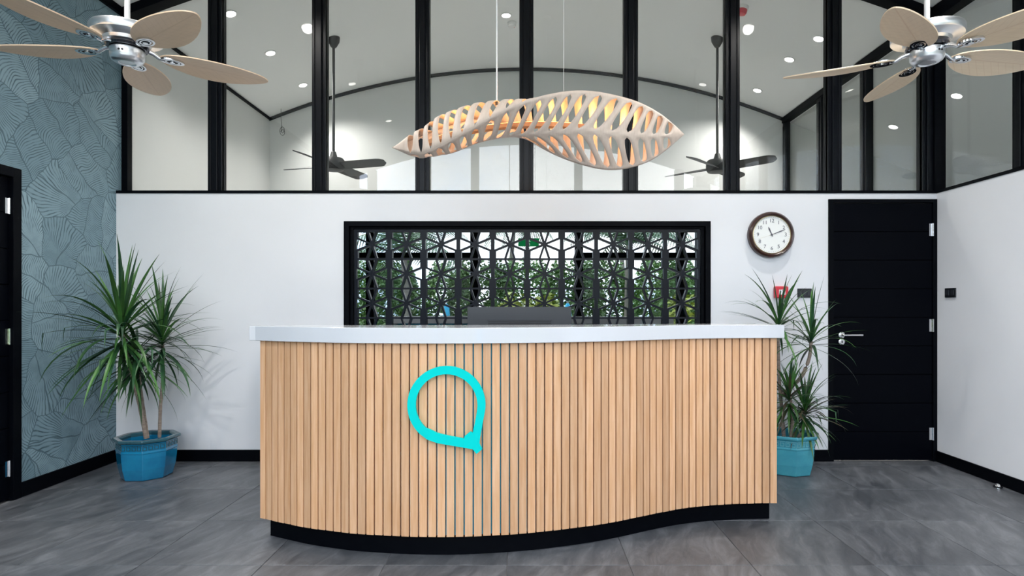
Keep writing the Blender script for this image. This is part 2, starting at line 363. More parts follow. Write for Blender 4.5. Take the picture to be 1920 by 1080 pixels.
# side room beyond the right glazing
XS = 7.4; zs = lambda x: 3.70-.40*(x-XR)
tag(MB().prism([(XR, zs(XR)), (XS+.1, zs(XS+.1)), (XS+.1, zs(XS+.1)+.1), (XR, zs(XR)+.1)], YF-.1, YB+.12, 'xz').build('ceiling_side', 'ceiling_paint'), 'sloping grey ceiling of the side room beyond the right glazing', 'ceiling', kind='structure')
tag(MB().box(XS, XS+.1, YF, YB, 0, 2.2).build('wall_side_right', 'rear_paint'), 'far right wall of the side room beyond the right glazing', 'wall', kind='structure')
tag(MB().prism([(XR+.05, 0), (XS, 0), (XS, zs(XS)+.02), (XR+.05, zs(XR+.05)+.02)], YB, YB+.12, 'xz').build('wall_side_rear', 'rear_paint'), 'end wall of the side room beyond the right glazing', 'wall', kind='structure')
tag(MB().prism([(XR+.9, 3.0), (5.0, 3.0), (5.0, zs(5.0)), (XR+.9, zs(XR+.9))], YF-.1, YF, 'xz').build('wall_side_front', 'rear_paint'), 'front wall of the side room above its windows', 'wall', kind='structure')

mat('floor_bounce', (.62, .60, .56), .5, noise=.3, nscale=3)  # unseen floors, made pale to bounce light up to the ceilings
tag(MB().box(XL, XR, .22, YB, -.004, .004).build('floor_rear', 'floor_bounce'), 'unseen floor of the room behind the glazing, made pale to bounce light', 'floor', kind='structure')
tag(MB().box(XR+.16, XS, YF, YB, -.004, .004).build('floor_side', 'floor_bounce'), 'unseen floor of the side room beyond the right glazing, made pale to bounce light', 'floor', kind='structure')
# baseboards
tag(MB().box(XL, LX0+3.945, -.014, -.0005, .003, .095).build('baseboard_back', 'black_paint', bevel=.002), 'black skirting board along the white back wall', 'baseboard', kind='structure')
tag(MB().box(XL+.0005, XL+.014, LDY1, -.015, .003, .10).build('baseboard_left', 'black_paint', bevel=.002), 'black skirting board under the leaf wallpaper', 'baseboard', kind='structure')
tag(MB().box(XR-.016, XR-.0005, YF, -.012, .003, .09).build('baseboard_right', 'black_paint', bevel=.004), 'black skirting board along the right wall', 'baseboard', kind='structure')
# ceiling trims
def arc_trim(name, y0, y1, h, lab):
    a = arc(XL+.004, XR-.004, 40, -.003); b = [(p[0], p[1]-h) for p in a]
    tag(MB().prism(b+list(reversed(a)), y0, y1, 'xz').build(name, 'black_paint'), lab, 'trim', kind='structure')
arc_trim('trim_1', YG-.05, YG+.06, .075, 'black arched head trim over the inner glazing')
arc_trim('trim_2', YB-.03, YB-.001, .035, 'thin black arched trim where the end wall meets the ceiling')
tag(MB().box(XL+.001, XL+.03, YF, YG-.05, 3.655, 3.716).build('trim_3', 'black_paint'), 'black trim between leaf wallpaper and vaulted ceiling', 'trim', kind='structure')
tag(MB().box(XL+.001, XL+.025, YG+.06, YB-.03, 3.69, 3.716).build('trim_4', 'black_paint'), 'black trim along the left ceiling edge of the room behind', 'trim', kind='structure')
tag(MB().box(XR-.02, XR+.08, YF, YG-.05, 3.60, 3.712).build('trim_5', 'black_paint'), 'black head trim over the right hand glazing', 'trim', kind='structure')
tag(MB().box(XR-.02, XR+.06, YG+.06, YB-.03, 3.64, 3.712).build('trim_6', 'black_paint'), 'black head trim over the right glazing of the room behind', 'trim', kind='structure')

# ------------------------------------------------------------------ inner clerestory glazing
def mullion(mb, w, t, x, y, z0, z1):          # two outer flanges, a proud cover in the middle
    mb.box(x-w/2, x+w/2, y-t/2+.014, y+t/2, z0, z1)
    mb.box(x-w/2, x-w*.30, y-t/2+.006, y, z0, z1).box(x+w*.30, x+w/2, y-t/2+.006, y, z0, z1)
    mb.box(x-w*.20, x+w*.20, y-t/2-.004, y, z0, z1)
w2 = thing('window_1', 'clerestory of tall glass panes between black mullions above the white wall', 'window', kind='structure')
MX = [(p-985)/226.5 for p in (405, 599.5, 792.5, 987, 1182.5, 1372.5, 1563, 1754)]
MX[7] = XR-.02
MB().box(XL-.02, XR+.05, -.004, .22, SILL-.012, SILL+.012).build('sill', 'black_paint', w2)
MB().box(XL+.001, XL+.05, YG-.03, YG+.03, SILL+.012, zv(XL+.05)-.075).build('side_post', 'black_paint', w2)
for x in MX:
    mb = MB(); mullion(mb, .116, .085, x, YG, SILL+.012, zv(x)-.078 if abs(x) < 3.2 else 3.62); mb.build('mullion', 'black_gloss', w2, bevel=.003)
xs = [XL+.05-.058]+MX
for a, b in zip(xs[:-1], xs[1:]):
    x0, x1 = a+.056, b-.056
    MB().prism([(x0, SILL+.012), (x1, SILL+.012)]+arc(x1, x0, 6, -.07), YG+.018, YG+.026, 'xz').build('pane', 'clear_glass', w2)
# right hand glazing (front room and the room behind)
w3 = thing('window_2', 'glass wall of black mullions above the low right wall', 'window', kind='structure')
MB().box(XR-.004, XR+.16, YF, YB, SILL-.012, SILL+.012).build('sill', 'black_paint', w3)
MY = [YB-.04, 1.93, 1.05, -.80, -1.66, -2.52, -3.38, -4.24, -5.10, -6.1]
for y in MY:
    w = .05 if y > 2.5 else .11
    MB().box(XR+.0, XR+.075, y-w/2, y+w/2, SILL+.012, 3.65).box(XR-.010, XR, y-w*.2, y+w*.2, SILL+.012, 3.6).build('mullion', 'black_gloss', w3, bevel=.003)
MB().box(XR-.0, XR+.09, YG-.07, YG+.07, SILL+.012, 3.65).build('corner_post', 'black_paint', w3)
ys = [YB-.04, 1.93, 1.05, YG, -.80, -1.66, -2.52, -3.38, -4.24, -5.10, -6.1]
for a, b in zip(ys[:-1], ys[1:]):
    MB().box(XR+.045, XR+.053, b+.05, a-.05, SILL+.012, 3.62).build('pane', 'clear_glass', w3)

# ------------------------------------------------------------------ glazed front (behind the camera, seen in the mirror and panes)
w4 = thing('window_3', 'glazed arched front of the room with black posts and a transom', 'window', kind='structure')
PX = [XL+.06, -2.92, -.96, 1.01, 2.93, XR-.06]
for x in PX: MB().box(x-.075, x+.075, YF-.08, YF+.06, 0, zv(x)-.01).build('post', 'black_paint', w4)
MB().box(XL, -.90, YF-.06, YF+.04, 2.18, 2.28).build('transom', 'black_paint', w4); MB().box(1.08, XR, YF-.06, YF+.04, 2.18, 2.28).build('transom', 'black_paint', w4)
for a, b in zip(PX[:-1], PX[1:]):
    if b-a < .6: continue
    x0, x1 = a+.07, b-.07; z0 = 2.28 if a > -1 and b < 1.1 else .02
    MB().prism([(x0, z0), (x1, z0)]+arc(x1, x0, 6, -.02), YF-.015, YF-.007, 'xz').build('pane', 'clear_glass', w4)
w5 = thing('window_4', 'row of tall windows at the front of the side room', 'window', kind='structure')
for i, x in enumerate((XR+.1, 4.25, 5.2, 6.3, 7.3)): MB().box(x-.06, x+.06, YF-.08, YF+.04, 0, min(3.0, zs(x)-.02) if i else 3.6).build('post', 'black_paint', w5)
for a, b in ((4.25, 5.2), (5.2, 6.3), (6.3, 7.3)): MB().box(a+.06, b-.06, YF-.03, YF-.02, .02, min(3.0, zs(b))).build('pane', 'clear_glass', w5)
MB().box(XR+.16, 4.19, YF-.03, YF-.02, .02, 3.3).build('pane', 'clear_glass', w5)
pl = bpy.data.lights.new('sky_portal', 'AREA'); pl.shape = 'RECTANGLE'; pl.size = 6.6; pl.size_y = 4.3
try: pl.cycles.is_portal = True
except Exception: pl.energy = 0
po = bpy.data.objects.new('sky_portal', pl); COL.objects.link(po); po.location = (0, YF+.1, 2.15); po.rotation_euler = (pi/2, 0, 0)

# ------------------------------------------------------------------ lattice opening with mirror
w6 = thing('window_5', 'black framed opening in the white wall with mirror glass behind the star lattice', 'window', kind='structure')
fw = .042
MB().ring([(LX0, LZ0), (LX1, LZ0), (LX1, LZ1), (LX0, LZ1)], [(LX0+fw, LZ0+fw), (LX1-fw, LZ0+fw), (LX1-fw, LZ1-fw), (LX0+fw, LZ1-fw)], -.012, .10).build('frame', 'black_paint', w6, bevel=.003)
MB().ring([(LX0+fw, LZ0+fw), (LX1-fw, LZ0+fw), (LX1-fw, LZ1-fw), (LX0+fw, LZ1-fw)], [(LX0+fw+.026, LZ0+fw+.006), (LX1-fw-.026, LZ0+fw+.006), (LX1-fw-.026, LZ1-fw-.018), (LX0+fw+.026, LZ1-fw-.018)], .022, .0563).build('inner_frame', 'black_paint', w6, bevel=.003)
MB().box(LX0+fw+.01, LX1-fw-.01, .0565, .064, LZ0+fw+.01, LZ1-fw-.01).build('mirror_glass', 'mirror_glass', w6)
SX0, SX1, SZ1 = -1.404, 1.435, 1.894; CW, CH = .2839, .2423; PW = 2*CW
lat = thing('lattice_screen', 'black lattice screen of star patterned panels set in the wall opening behind the counter', 'screen', (0, .045, 0))
def bar(mb, x0, z0, x1, z1, hw, t=.016):
    d = Vector((x1-x0, z1-z0)); L = d.length; d /= L; n = Vector((-d.y, d.x))*hw
    mb.prism([(x0-n.x, z0-n.y), (x1-n.x, z1-n.y), (x1+n.x, z1+n.y), (x0+n.x, z0+n.y)], -t, t, 'xz')
mb = MB(); HT = 4*CH; T = .0095
for c in range(3):
    x = (c-1)*CW
    for r in range(4):
        zc = -(r+.5)*CH
        for sgn in (-1, 1):
            if c == 0 and sgn < 0 or c == 2 and sgn > 0: continue
            k = 0.0 if c == 1 else .003
            for za, zb, h in ((-CH/2, -.053, .0275), (-.053, .053, .0145), (.053, CH/2, .0275)):
                xa, xb = (x, x+sgn*h) if sgn > 0 else (x+sgn*h, x)
                mb.box(xa, xb, -T, T, zc+za, zc+zb)
for r in range(5):
    z = -r*CH; h = .007 if 0 < r < 4 else .010; zz = z-(.010 if r == 0 else (-.01 if r == 4 else 0))
    mb.box(-CW, CW, -T, T, zz-h, zz+h)
for c in (0, 1):
    for r in range(4):
        x, z = (c-.5)*CW, -(r+.5)*CH; t = .0092
        for dx, dz in ((.040, .120), (-.040, .120), (.130, .053), (-.130, .053)):
            t -= .0002; bar(mb, x-dx, z-dz, x+dx, z+dz, 0.0082 if abs(dx) < .1 else .0076, t)
pm = mb.mesh('screen_panel', 'screen_paint')
for i in range(5): link('screen_panel', pm, lat, loc=(SX0+PW*(i+.5), random.uniform(-.001, .001), SZ1))

# ------------------------------------------------------------------ doors
def hinge(mb, w=.028): mb.tube([(0, 0, -.052), (0, 0, .052)], .0075, 10); mb.box(-w, 0, .002, .006, -.05, .05)
d1 = thing('door_1', 'black door of horizontal boards in the white back wall', 'door', kind='structure')
mb = MB(); mb.box(DX0, DX0+.042, -.012, .1, 0, DZ1).box(DX1-.034, DX1-.001, -.012, .1, 0, DZ1).box(DX0+.042, DX1-.034, -.012, .1, DZ1-.027, DZ1); mb.build('door_frame', 'black_paint', d1, bevel=.002)
bx0, bx1 = DX0+.045, DX1-.037; z1 = DZ1-.03; zb = .008; n = 9; h = (z1-zb)/n
MB().box(bx0, bx1, .012, .045, zb, z1).build('door_core', 'black_board', d1)
pmesh = MB().box(-(bx1-bx0)/2, (bx1-bx0)/2, -.014, 0, -h/2+.003, h/2-.003).mesh('board', 'black_board')
for i in range(n): link('board', pmesh, d1, loc=((bx0+bx1)/2, .012, zb+h*(i+.5)), bevel=.002)
hm = MB(); hinge(hm); hme = hm.mesh('hinge', 'chrome')
for py in (431, 610, 813): link('hinge', hme, d1, loc=(bx1+.001, -.010, CZ+(CY-py)/230))
hx, hz = (1577-985)/230, CZ+(CY-628)/230
o = MB().lathe([(.026, .0), (.026, -.010), (.022, -.013), (.011, -.014), (.011, -.045), (.006, -.05)], 24, ax='y').build('handle', 'chrome', d1, smooth=True, loc=(hx, -.002, hz))
MB().tube([(0, -.042, 0), (.03, -.046, 0), (.15, -.044, 0)], .009, 12).build('lever', 'chrome', o, smooth=True)
o = MB().lathe([(.026, .0), (.026, -.010), (.022, -.013), (.012, -.0135)], 24, ax='y').build('lock', 'chrome', d1, smooth=True, loc=(hx, -.002, hz-.055))
MB().box(-.004, .004, -.0155, -.0135, -.010, .010).build('keyhole', 'plastic_dark', o)
d2 = thing('door_2', 'black door of horizontal boards in the leaf wallpapered left wall', 'door', kind='structure')
mb = MB(); mb.box(XL-.08, XL+.010, LDY1-.062, LDY1, 0, LDZ).box(XL-.08, XL+.010, LDY0, LDY0+.062, 0, LDZ).box(XL-.08, XL+.010, LDY0+.062, LDY1-.062, LDZ-.062, LDZ); mb.build('door_frame', 'black_paint', d2, bevel=.002)
y0, y1, z1 = LDY0+.064, LDY1-.064, LDZ-.065; h = (z1-zb)/n
MB().box(XL-.06, XL-.030, y0, y1, zb, z1).build('door_core', 'black_board', d2)
pmesh = MB().box(0, .014, -(y1-y0)/2, (y1-y0)/2, -h/2+.003, h/2-.003).mesh('board', 'black_board')
for i in range(n): link('board', pmesh, d2, loc=(XL-.030, (y0+y1)/2, zb+h*(i+.5)), bevel=.002)
for py in (386, 631, 879): link('hinge', hme, d2, loc=(XL-.010, y1-.006, CZ+(CY-py)*3.81/F), rot=(0, 0, pi/2))
o = MB().lathe([(.026, 0), (.026, .010), (.022, .013), (.011, .014), (.011, .05)], 24).build('handle', 'chrome', d2, smooth=True, loc=(XL-.016, y0+.07, 1.03), rot=(0, pi/2, 0))
MB().tube([(0, 0, .045), (0, .15, .045)], .009, 12).build('lever', 'chrome', o, smooth=True)

# ------------------------------------------------------------------ reception counter
meas = [(486.8,971.2),(529.6,980.6),(568,988.5),(609,994.5),(653.6,999.9),(700,1003.2),(750,1005.8),(818,1007.4),(871,1006.6),(922,1004.3),(973,1001.2),(1023.6,996.6),(1071,991.2),(1117,984.8),(1159,977.6),(1197,970),(1233.6,962.3),(1282,953.6),(1333.8,947.8),(1388,945),(1431,943.8),(1457.8,943.3)]
cur = []
for px, py in meas:
    d = F*1.15/(py-CY); cur.append(((px-CX)*d/F, d-D, 0))
cur = spline(cur, 10)
def resample(P, n):
    L = [0]
    for a, b in zip(P[:-1], P[1:]): L.append(L[-1]+(b-a).length)
    out = []; j = 0
    for i in range(n+1):
        s = L[-1]*i/n
        while j < len(P)-2 and L[j+1] < s: j += 1
        t = (s-L[j])/max(1e-9, L[j+1]-L[j]); out.append(P[j].lerp(P[j+1], t))
    return out
NS = 67; cp = resample(cur, NS*2)
def normal(i, P): d = (P[min(i+1, len(P)-1)]-P[max(i-1, 0)]).normalized(); return Vector((d.y, -d.x, 0))     # towards the camera side
fine = resample(cur, 120); nrm = [normal(i, fine) for i in range(121)]
ctr = thing('reception_counter', 'curved reception counter clad in vertical timber slats under a white top', 'counter', (0, -1.6, 0))
O = Vector((0, 1.6, 0))
pitch = (cp[2]-cp[0]).length; sm = MB().box(-pitch/2+.0036, pitch/2-.0036, 0, .026, 0, .967).mesh('slat', 'slat_wood')
for i in range(NS):
    c = cp[2*i+1]; t = cp[2*i+2]-cp[2*i]; link('slat', sm, ctr, loc=(c.x, c.y+1.6, .11+random.uniform(-.0008, .0008)), rot=(0, 0, math.atan2(t.y, t.x)), bevel=.0012)
def off(k, i0=0, i1=121): return [(fine[i]+nrm[i]*k+O) for i in range(i0, i1)]
def band(a, b, z0, z1, i0=0, i1=121):
    A, B = off(a, i0, i1), off(b, i0, i1); return MB().prism([(p.x, p.y) for p in A]+[(p.x, p.y) for p in reversed(B)], z0, z1)
def strip(a, b, z0, z1, i0=0, i1=121):          # same band as quads, safe for long curves
    A, B = off(a, i0, i1), off(b, i0, i1); n = len(A); m = MB(); vs = []; fs = []
    for p, q in zip(A, B): vs += [(p.x, p.y, z0), (p.x, p.y, z1), (q.x, q.y, z1), (q.x, q.y, z0)]
    for i in range(n-1):
        for k in range(4): fs.append((4*i+k, 4*i+(k+1) % 4, 4*i+4+(k+1) % 4, 4*i+4+k))
    fs += [(3, 2, 1, 0), tuple(4*n-4+k for k in range(4))]; return m.add(vs, fs)
strip(-.028, -.046, .11, 1.076).build('backing_board', 'teal_backing', ctr)
strip(-.05, -.075, .002, .112, 1, 120).build('plinth', 'black_paint', ctr, smooth=True)
for p, sg in ((fine[0], 1), (fine[-1], -1)):
    x = p.x+sg*.03
    MB().box(x-.015, x+.015, p.y+1.6+.03, 1.05, .11, 1.076, Matrix.Translation((0, 0, 0))).build('end_panel', 'counter_white', ctr)
    MB().box(x-.005+sg*.02, x+.005+sg*.02, p.y+1.6+.08, 1.04, .002, .11).build('end_plinth', 'black_paint', ctr)
# white top
Af = off(.028); x0 = Af[0].x-.032; x1 = Af[-1].x+.028
front = [Vector((x0, Af[0].y-.004, 0))]+Af+[Vector((x1, Af[-1].y, 0))]
vs = []; fs = []; n = len(front)
for i, p in enumerate(front):
    u = i/(n-1); back = (-1.46+1.6)*(1-u)**2+2*u*(1-u)*(-1.50+1.6)+u*u*(-1.06+1.6); yb = max(p.y+.16, back)
    for yy, zz in ((p.y, 1.077), (p.y, 1.155), (yb, 1.155), (yb, 1.077)): vs.append((p.x, yy, zz))
for i in range(n-1):
    for k in range(4): fs.append((4*i+k, 4*i+(k+1) % 4, 4*i+4+(k+1) % 4, 4*i+4+k))
fs += [(3, 2, 1, 0), tuple(4*n-4+k for k in range(4))]
MB().add(vs, fs).build('countertop', 'counter_white', ctr, bevel=.003)
wx0, wx1 = fine[0].x+.05, fine[-1].x-.05
MB().box(wx0, wx1, .32, 1.02, .70, .735).build('work_surface', 'counter_white', ctr, bevel=.003)

# logo sign on the slats
def zp(p): return ((p[0]-837.2)/ (F/2.90), (758.9-p[1])/(F/2.90))
def lp(x, y): return (740+x/5.4, 670+y/5.4)
outer = []; inner = []
for k in range(0, 41):                      # clockwise from the right side over the top to the lower left
    a = radians(-4)+radians(232)*k/40
    outer.append(lp(524+396*cos(a), 484-396*sin(a))); inner.append(lp(525+313*cos(a), 484-313*sin(a)))
outer += [lp(*p) for p in ((330,832),(430,868),(520,884),(700,914),(790,930),(830,978),(885,930),(858,875),(862,830),(890,670),(912,560))]
inner += [lp(*p) for p in ((360,733),(430,768),(520,790),(610,808),(703,824),(709,800),(738,776),(767,752),(790,767),(815,650),(833,545))]
sg = thing('logo_sign', 'turquoise ring shaped logo with a pointed lower corner, mounted on the slatted counter front', 'sign', ((837.2-CX)*2.9/F, -1.885, CZ+(CY-758.9)*2.9/F))
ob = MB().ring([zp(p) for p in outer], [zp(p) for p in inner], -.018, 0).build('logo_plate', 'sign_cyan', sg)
for a in (0.3, 1.6, 2.9, 4.0): MB().tube([(.186*cos(a), 0, .186*sin(a)), (.186*cos(a), .020, .186*sin(a))], .006, 8).build('standoff', 'chrome', sg)

# monitor on the work surface
mt = thing('monitor', 'black computer monitor seen from behind over the counter', 'monitor', (at(974, 575, 3.78).x, -1.02, .735), (0, 0, radians(1.5)))
W2, ZB, ZT = .332, .13, .524
MB().box(-W2, W2, -.018, .012, ZB, ZT).box(-.325, .325, .012, .016, ZB+.006, ZT-.006).build('housing', 'plastic_black', mt, bevel=.006)
MB().ring([(-.212, ZB+.03), (.212, ZB+.03), (.212, ZT-.078), (-.212, ZT-.078)], [(-.204, ZB+.038), (.204, ZB+.038), (.204, ZT-.086), (-.204, ZT-.086)], -.021, -.017).build('rear_bezel', 'plastic_black', mt, bevel=.001)
for k in range(6): MB().box(-.20, .20, -.0205, -.018, ZT-.098-k*.012, ZT-.092-k*.012).build('vent', 'plastic_dark', mt)
MB().box(-.066, .066, -.034, -.018, ZT-.30, ZT-.098).build('mount_plate', 'plastic_dark', mt, bevel=.002)
MB().box(-.03, .03, -.05, -.034, .01, ZT-.15).build('stand', 'plastic_black', mt, bevel=.004); MB().box(-.12, .12, -.11, .10, 0, .012).build('foot', 'plastic_black', mt, bevel=.004)
MB().box(-.318, .318, .016, .018, ZB+.014, ZT-.014).build('screen', 'plate_black', mt)

# ------------------------------------------------------------------ clock, plates, call point, door stop
ck = thing('wall_clock', 'round wall clock with brown rim and white dial, hung beside the black door', 'clock', ((1443.5-CX)/230, -.001, CZ+(CY-441)/230))
R = .187
MB().lathe([(.150, -.001), (R, -.001), (R, -.028), (R-.006, -.042), (R-.018, -.052), (R-.026, -.049), (R-.034, -.038), (.150, -.034)], 64, ax='y').build('rim', 'clock_wood', ck, smooth=True)
MB().lathe([(.154, -.030), (.156, -.040), (.150, -.043), (.148, -.030)], 64, ax='y').build('bezel', 'brass', ck, smooth=True)
MB().lathe([(.152, -.0345), (.152, -.0355)], 48, ax='y').build('dial', 'clock_face', ck)
for k in range(1, 13):
    a = pi/2-k*pi/6; link('numeral', text_mesh(str(k), .042, 'ink', .0006), ck, loc=(.112*cos(a), -.0362, .112*sin(a)), rot=(pi/2, 0, 0))
tk = MB()
for k in range(60):
    a = 2*pi*k/60; Mx = Matrix.Rotation(a, 4, 'Y'); tk.box(-.0006, .0006, -.0362, -.0356, .136, .143 if k % 5 else .146, Mx)
o = tk.build('minute_track', 'ink', ck)
def hand(nm, deg, L, w, yy):
    MB().prism([(-w*.35, -.018), (w*.35, -.018), (w, L*.72), (0, L), (-w, L*.72)], yy, yy+.001, 'xz', Matrix.Rotation(radians(deg), 4, 'Y')).build(nm, 'ink', ck)
hand('hour_hand', 335.5, .070, .006, -.0385); hand('minute_hand', 69, .118, .004, -.040); 
MB().box(-.0005, .0005, -.042, -.0415, -.02, .12, Matrix.Rotation(radians(252), 4, 'Y')).build('second_hand', 'brass', ck)
MB().lathe([(.007, -.036), (.007, -.043), (.003, -.044)], 16, ax='y').build('hand_hub', 'ink', ck)

cp_ = thing('fire_call_point', 'red square fire alarm call point on the white wall behind the right plant', 'alarm', ((1462-CX)/230, -.001, CZ+(CY-548)/230))
MB().box(-.054, .054, -.045, 0, -.048, .048).build('housing', 'red_plastic', cp_, bevel=.010)
o = MB().box(-.026, .026, -.048, -.044, -.022, .020).build('break_glass', 'white_plastic', cp_, bevel=.002)
for dx in (-.012, .012): MB().lathe([(.004, -.048), (.004, -.0492)], 12, ax='y', M=Matrix.Translation((dx, 0, .002))).build('mark', 'ink', o)
for s in (-1, 1): MB().prism([(-.006, s*.016-.003), (.006, s*.016-.003), (0, s*.016+.003)], -.0492, -.048, 'xz').build('mark', 'ink', o)
sw = thing('switch_plate', 'small black rectangular switch plate on the white wall left of the door', 'switch', ((1508-CX)/230, -.001, CZ+(CY-549.5)/230))
MB().box(-.058, .058, -.009, 0, -.037, .037).build('plate', 'plate_black', sw, bevel=.003)
for k in (-1, 0, 1): MB().box(k*.034-.013, k*.034+.013, -.012, -.008, -.020, .020).build('rocker', 'plastic_black', sw, bevel=.002)
sw2 = thing('switch_plate', 'small black switch plate on the right wall beyond the door', 'switch', (XR-.001, -.165, CZ+(CY-549)*4.64/F))
MB().box(-.010, 0, -.058, .058, -.037, .037).build('plate', 'plate_black', sw2, bevel=.003)
for k in (-1, 1): MB().box(-.013, -.009, k*.026-.018, k*.026+.018, -.022, .022).build('rocker', 'plastic_black', sw2, bevel=.002)
ds = thing('door_stop', 'small domed metal door stop on the floor by the right skirting', 'door stop', (3.275, -.72, .0))
MB().lathe([(.026, .001), (.026, .006), (.022, .022), (.012, .031), (.002, .034)], 20).build('dome', 'chrome', ds, smooth=True)
MB().lathe([(.0275, .009), (.0275, .017), (.024, .018)], 20).build('rubber_band', 'plastic_dark', ds)

# ------------------------------------------------------------------ potted dracaenas
def octo(r, ph, z, sx=1.0): return [(sx*r*cos(ph+k*pi/4), r*sin(ph+k*pi/4), z) for k in range(8)]
def loft(mb, rings, closed=False):
    n = len(rings[0]); vs = [p for r in rings for p in r]; fs = []
    for i in range(len(rings)-1):
        for k in range(n): fs.append((i*n+k, i*n+(k+1) % n, (i+1)*n+(k+1) % n, (i+1)*n+k))
    if closed:
        m = (len(rings)-1)*n
        for k in range(n): fs.append((m+k, m+(k+1) % n, (k+1) % n, k))
    else: fs += [tuple(range(n-1, -1, -1)), tuple(range((len(rings)-1)*n, len(rings)*n))]
    mb.add(vs, fs)
def pot(root, R, H, ph, glaze, rimglaze):
    mb = MB(); r = R
    loft(mb, [octo(r*.72, ph, .0), octo(r*.76, ph, .008), octo(r*.845, ph, H*.28), octo(r*.885, ph, H*.55), octo(r*.89, ph, H*.66), octo(r*.905, ph, H*.675), octo(r*.905, ph, H*.70), octo(r*.885, ph, H*.715), octo(r*.885, ph, H*.90), octo(r*.80, ph, H*.90), octo(r*.78, ph, H*.50)])
    p = mb.build('pot', glaze, root, bevel=.004)
    mb = MB(); loft(mb, [octo(r*.79, ph, H*.895), octo(r*.90, ph, H*.895), octo(r*.985, ph, H*.925), octo(r, ph, H*.965), octo(r*.985, ph, H), octo(r*.83, ph, H*.99), octo(r*.79, ph, H*.96)], True)
    mb.build('pot_rim', rimglaze, p, bevel=.003)
    mb = MB(); pts = octo(r*.885, ph, 0); zc = H*.81; hh = H*.055                  # square spiral key relief, three to a facet
    for k in range(8):
        a, b = Vector(pts[k]), Vector(pts[(k+1) % 8]); d = (b-a); L = d.length; d.normalize(); nn = Vector((d.y, -d.x, 0))
        Mx = Matrix(((d.x, nn.x, 0, a.x), (d.y, nn.y, 0, a.y), (0, 0, 1, zc), (0, 0, 0, 1)))
        nk = 4
        for j in range(nk):
            c = L*(j+.5)/nk; w = L/nk*.40; s = .0022
            for (u0, v0, u1, v1) in ((-w, hh, w, hh), (-w, -hh, -w, hh), (-w, -hh, w*.55, -hh), (w*.55, -hh, w*.55, hh*.35), (-w*.4, hh*.35, w*.55, hh*.35)):
                mb.box(c+min(u0, u1)-s, c+max(u0, u1)+s, -.001, .0035, min(v0, v1)-s, max(v0, v1)+s, Mx)
    mb.build('key_relief', 'glaze_rim' if glaze == 'glaze_blue' else 'glaze_key', p, fix=True)
    MB().prism([q[:2] for q in octo(r*.785, ph, 0)], H*.51, H*.60).build('soil', 'soil', root)
def leaf_mesh(elev, droop, matn, w=.019, kink=False, n=9):
    """unit-length strip in the xz plane: rises at elev, bends down by droop over its length, folded along the midrib"""
    x = z = 0; vs = []; fs = []; a = elev
    for i in range(n+1):
        t = i/n; ww = w*(.55+1.2*t if t < .35 else .97*(1-((t-.35)/.65)**1.7))+.0006
        nx, nz = -sin(a), cos(a); fold = ww*.35
        vs += [(x+nx*fold, -ww, z+nz*fold), (x, 0, z), (x+nx*fold, ww, z+nz*fold)]
        x += cos(a)/n; z += sin(a)/n; a -= droop*(.4+1.3*t)/n*1.0+(1.2 if kink and i == n-3 else 0)
    for i in range(n):
        for k in (0, 1): fs.append((3*i+k, 3*i+k+1, 3*i+4+k, 3*i+3+k))
    m = MB(); m.add(vs, fs); return m.mesh('leaf', matn, smooth=True, fix=False)
LV = {}
for mn in ('leaf_dark', 'leaf_light', 'leaf_red'):
    LV[mn] = [(e, [leaf_mesh(radians(e), radians(dr), mn) for dr in drs]) for e, drs in ((82, (8, 22)), (66, (18, 45)), (46, (30, 75)), (25, (30, 80)), (5, (35, 85)), (-22, (30, 60)), (-45, (20, 40)))]
LV['kink'] = leaf_mesh(radians(12), radians(40), 'leaf_dark', kink=True)
def crown(root, c, n, L, mix, lean=(0, 0), spread=(0, 6), cz=.16, az0=None, avoid=None):
    for i in range(n):
        lev = int(round(spread[0]+(spread[1]-spread[0])*((i+.5)/n)**.95))
        az = i*2.39996+random.uniform(-.3, .3)
        mn = random.choices(('leaf_dark', 'leaf_light', 'leaf_red'), mix)[0]
        if lev <= 1 and mix[1] > 0: mn = random.choice(('leaf_light', 'leaf_light', 'leaf_dark'))
        me = random.choice(LV[mn][lev][1]) if random.random() > .03 else LV['kink']
        l = L*random.uniform(.72, 1.08)*(1.0 if lev < 5 else .92)
        fac = .45 if lev == 0 else .75 if lev == 1 else 1.0
        for _ in range(14):                                   # leaves keep clear of the walls
            worst = 1.0
            for ax, lim in (avoid or ()):
                room = lim-(c[0]*ax[0]+c[1]*ax[1]); eff = l*(ax[0]*cos(az)+ax[1]*sin(az))*fac+.03
                if eff > room: worst = min(worst, max(.05, room)/eff)
            if worst > .8: break
            az += random.uniform(.5, 1.6)
        l *= worst
        o = link('leaf', me, root, loc=(c[0], c[1], c[2]-cz*(i/n)), rot=(random.uniform(-.1, .1)+lean[1], lean[0], az)); o.scale = (l, max(.55, l*1.3), l)
def stem(root, pts, r0, r1):
    P = spline(pts, 6); n = len(P); mb = MB()
    mb.tube(P, [(r0+(r1-r0)*i/(n-1))*(1.06 if i % 2 else .97) for i in range(n)], 8); mb.build('stem', 'stem_bark', root, smooth=True)
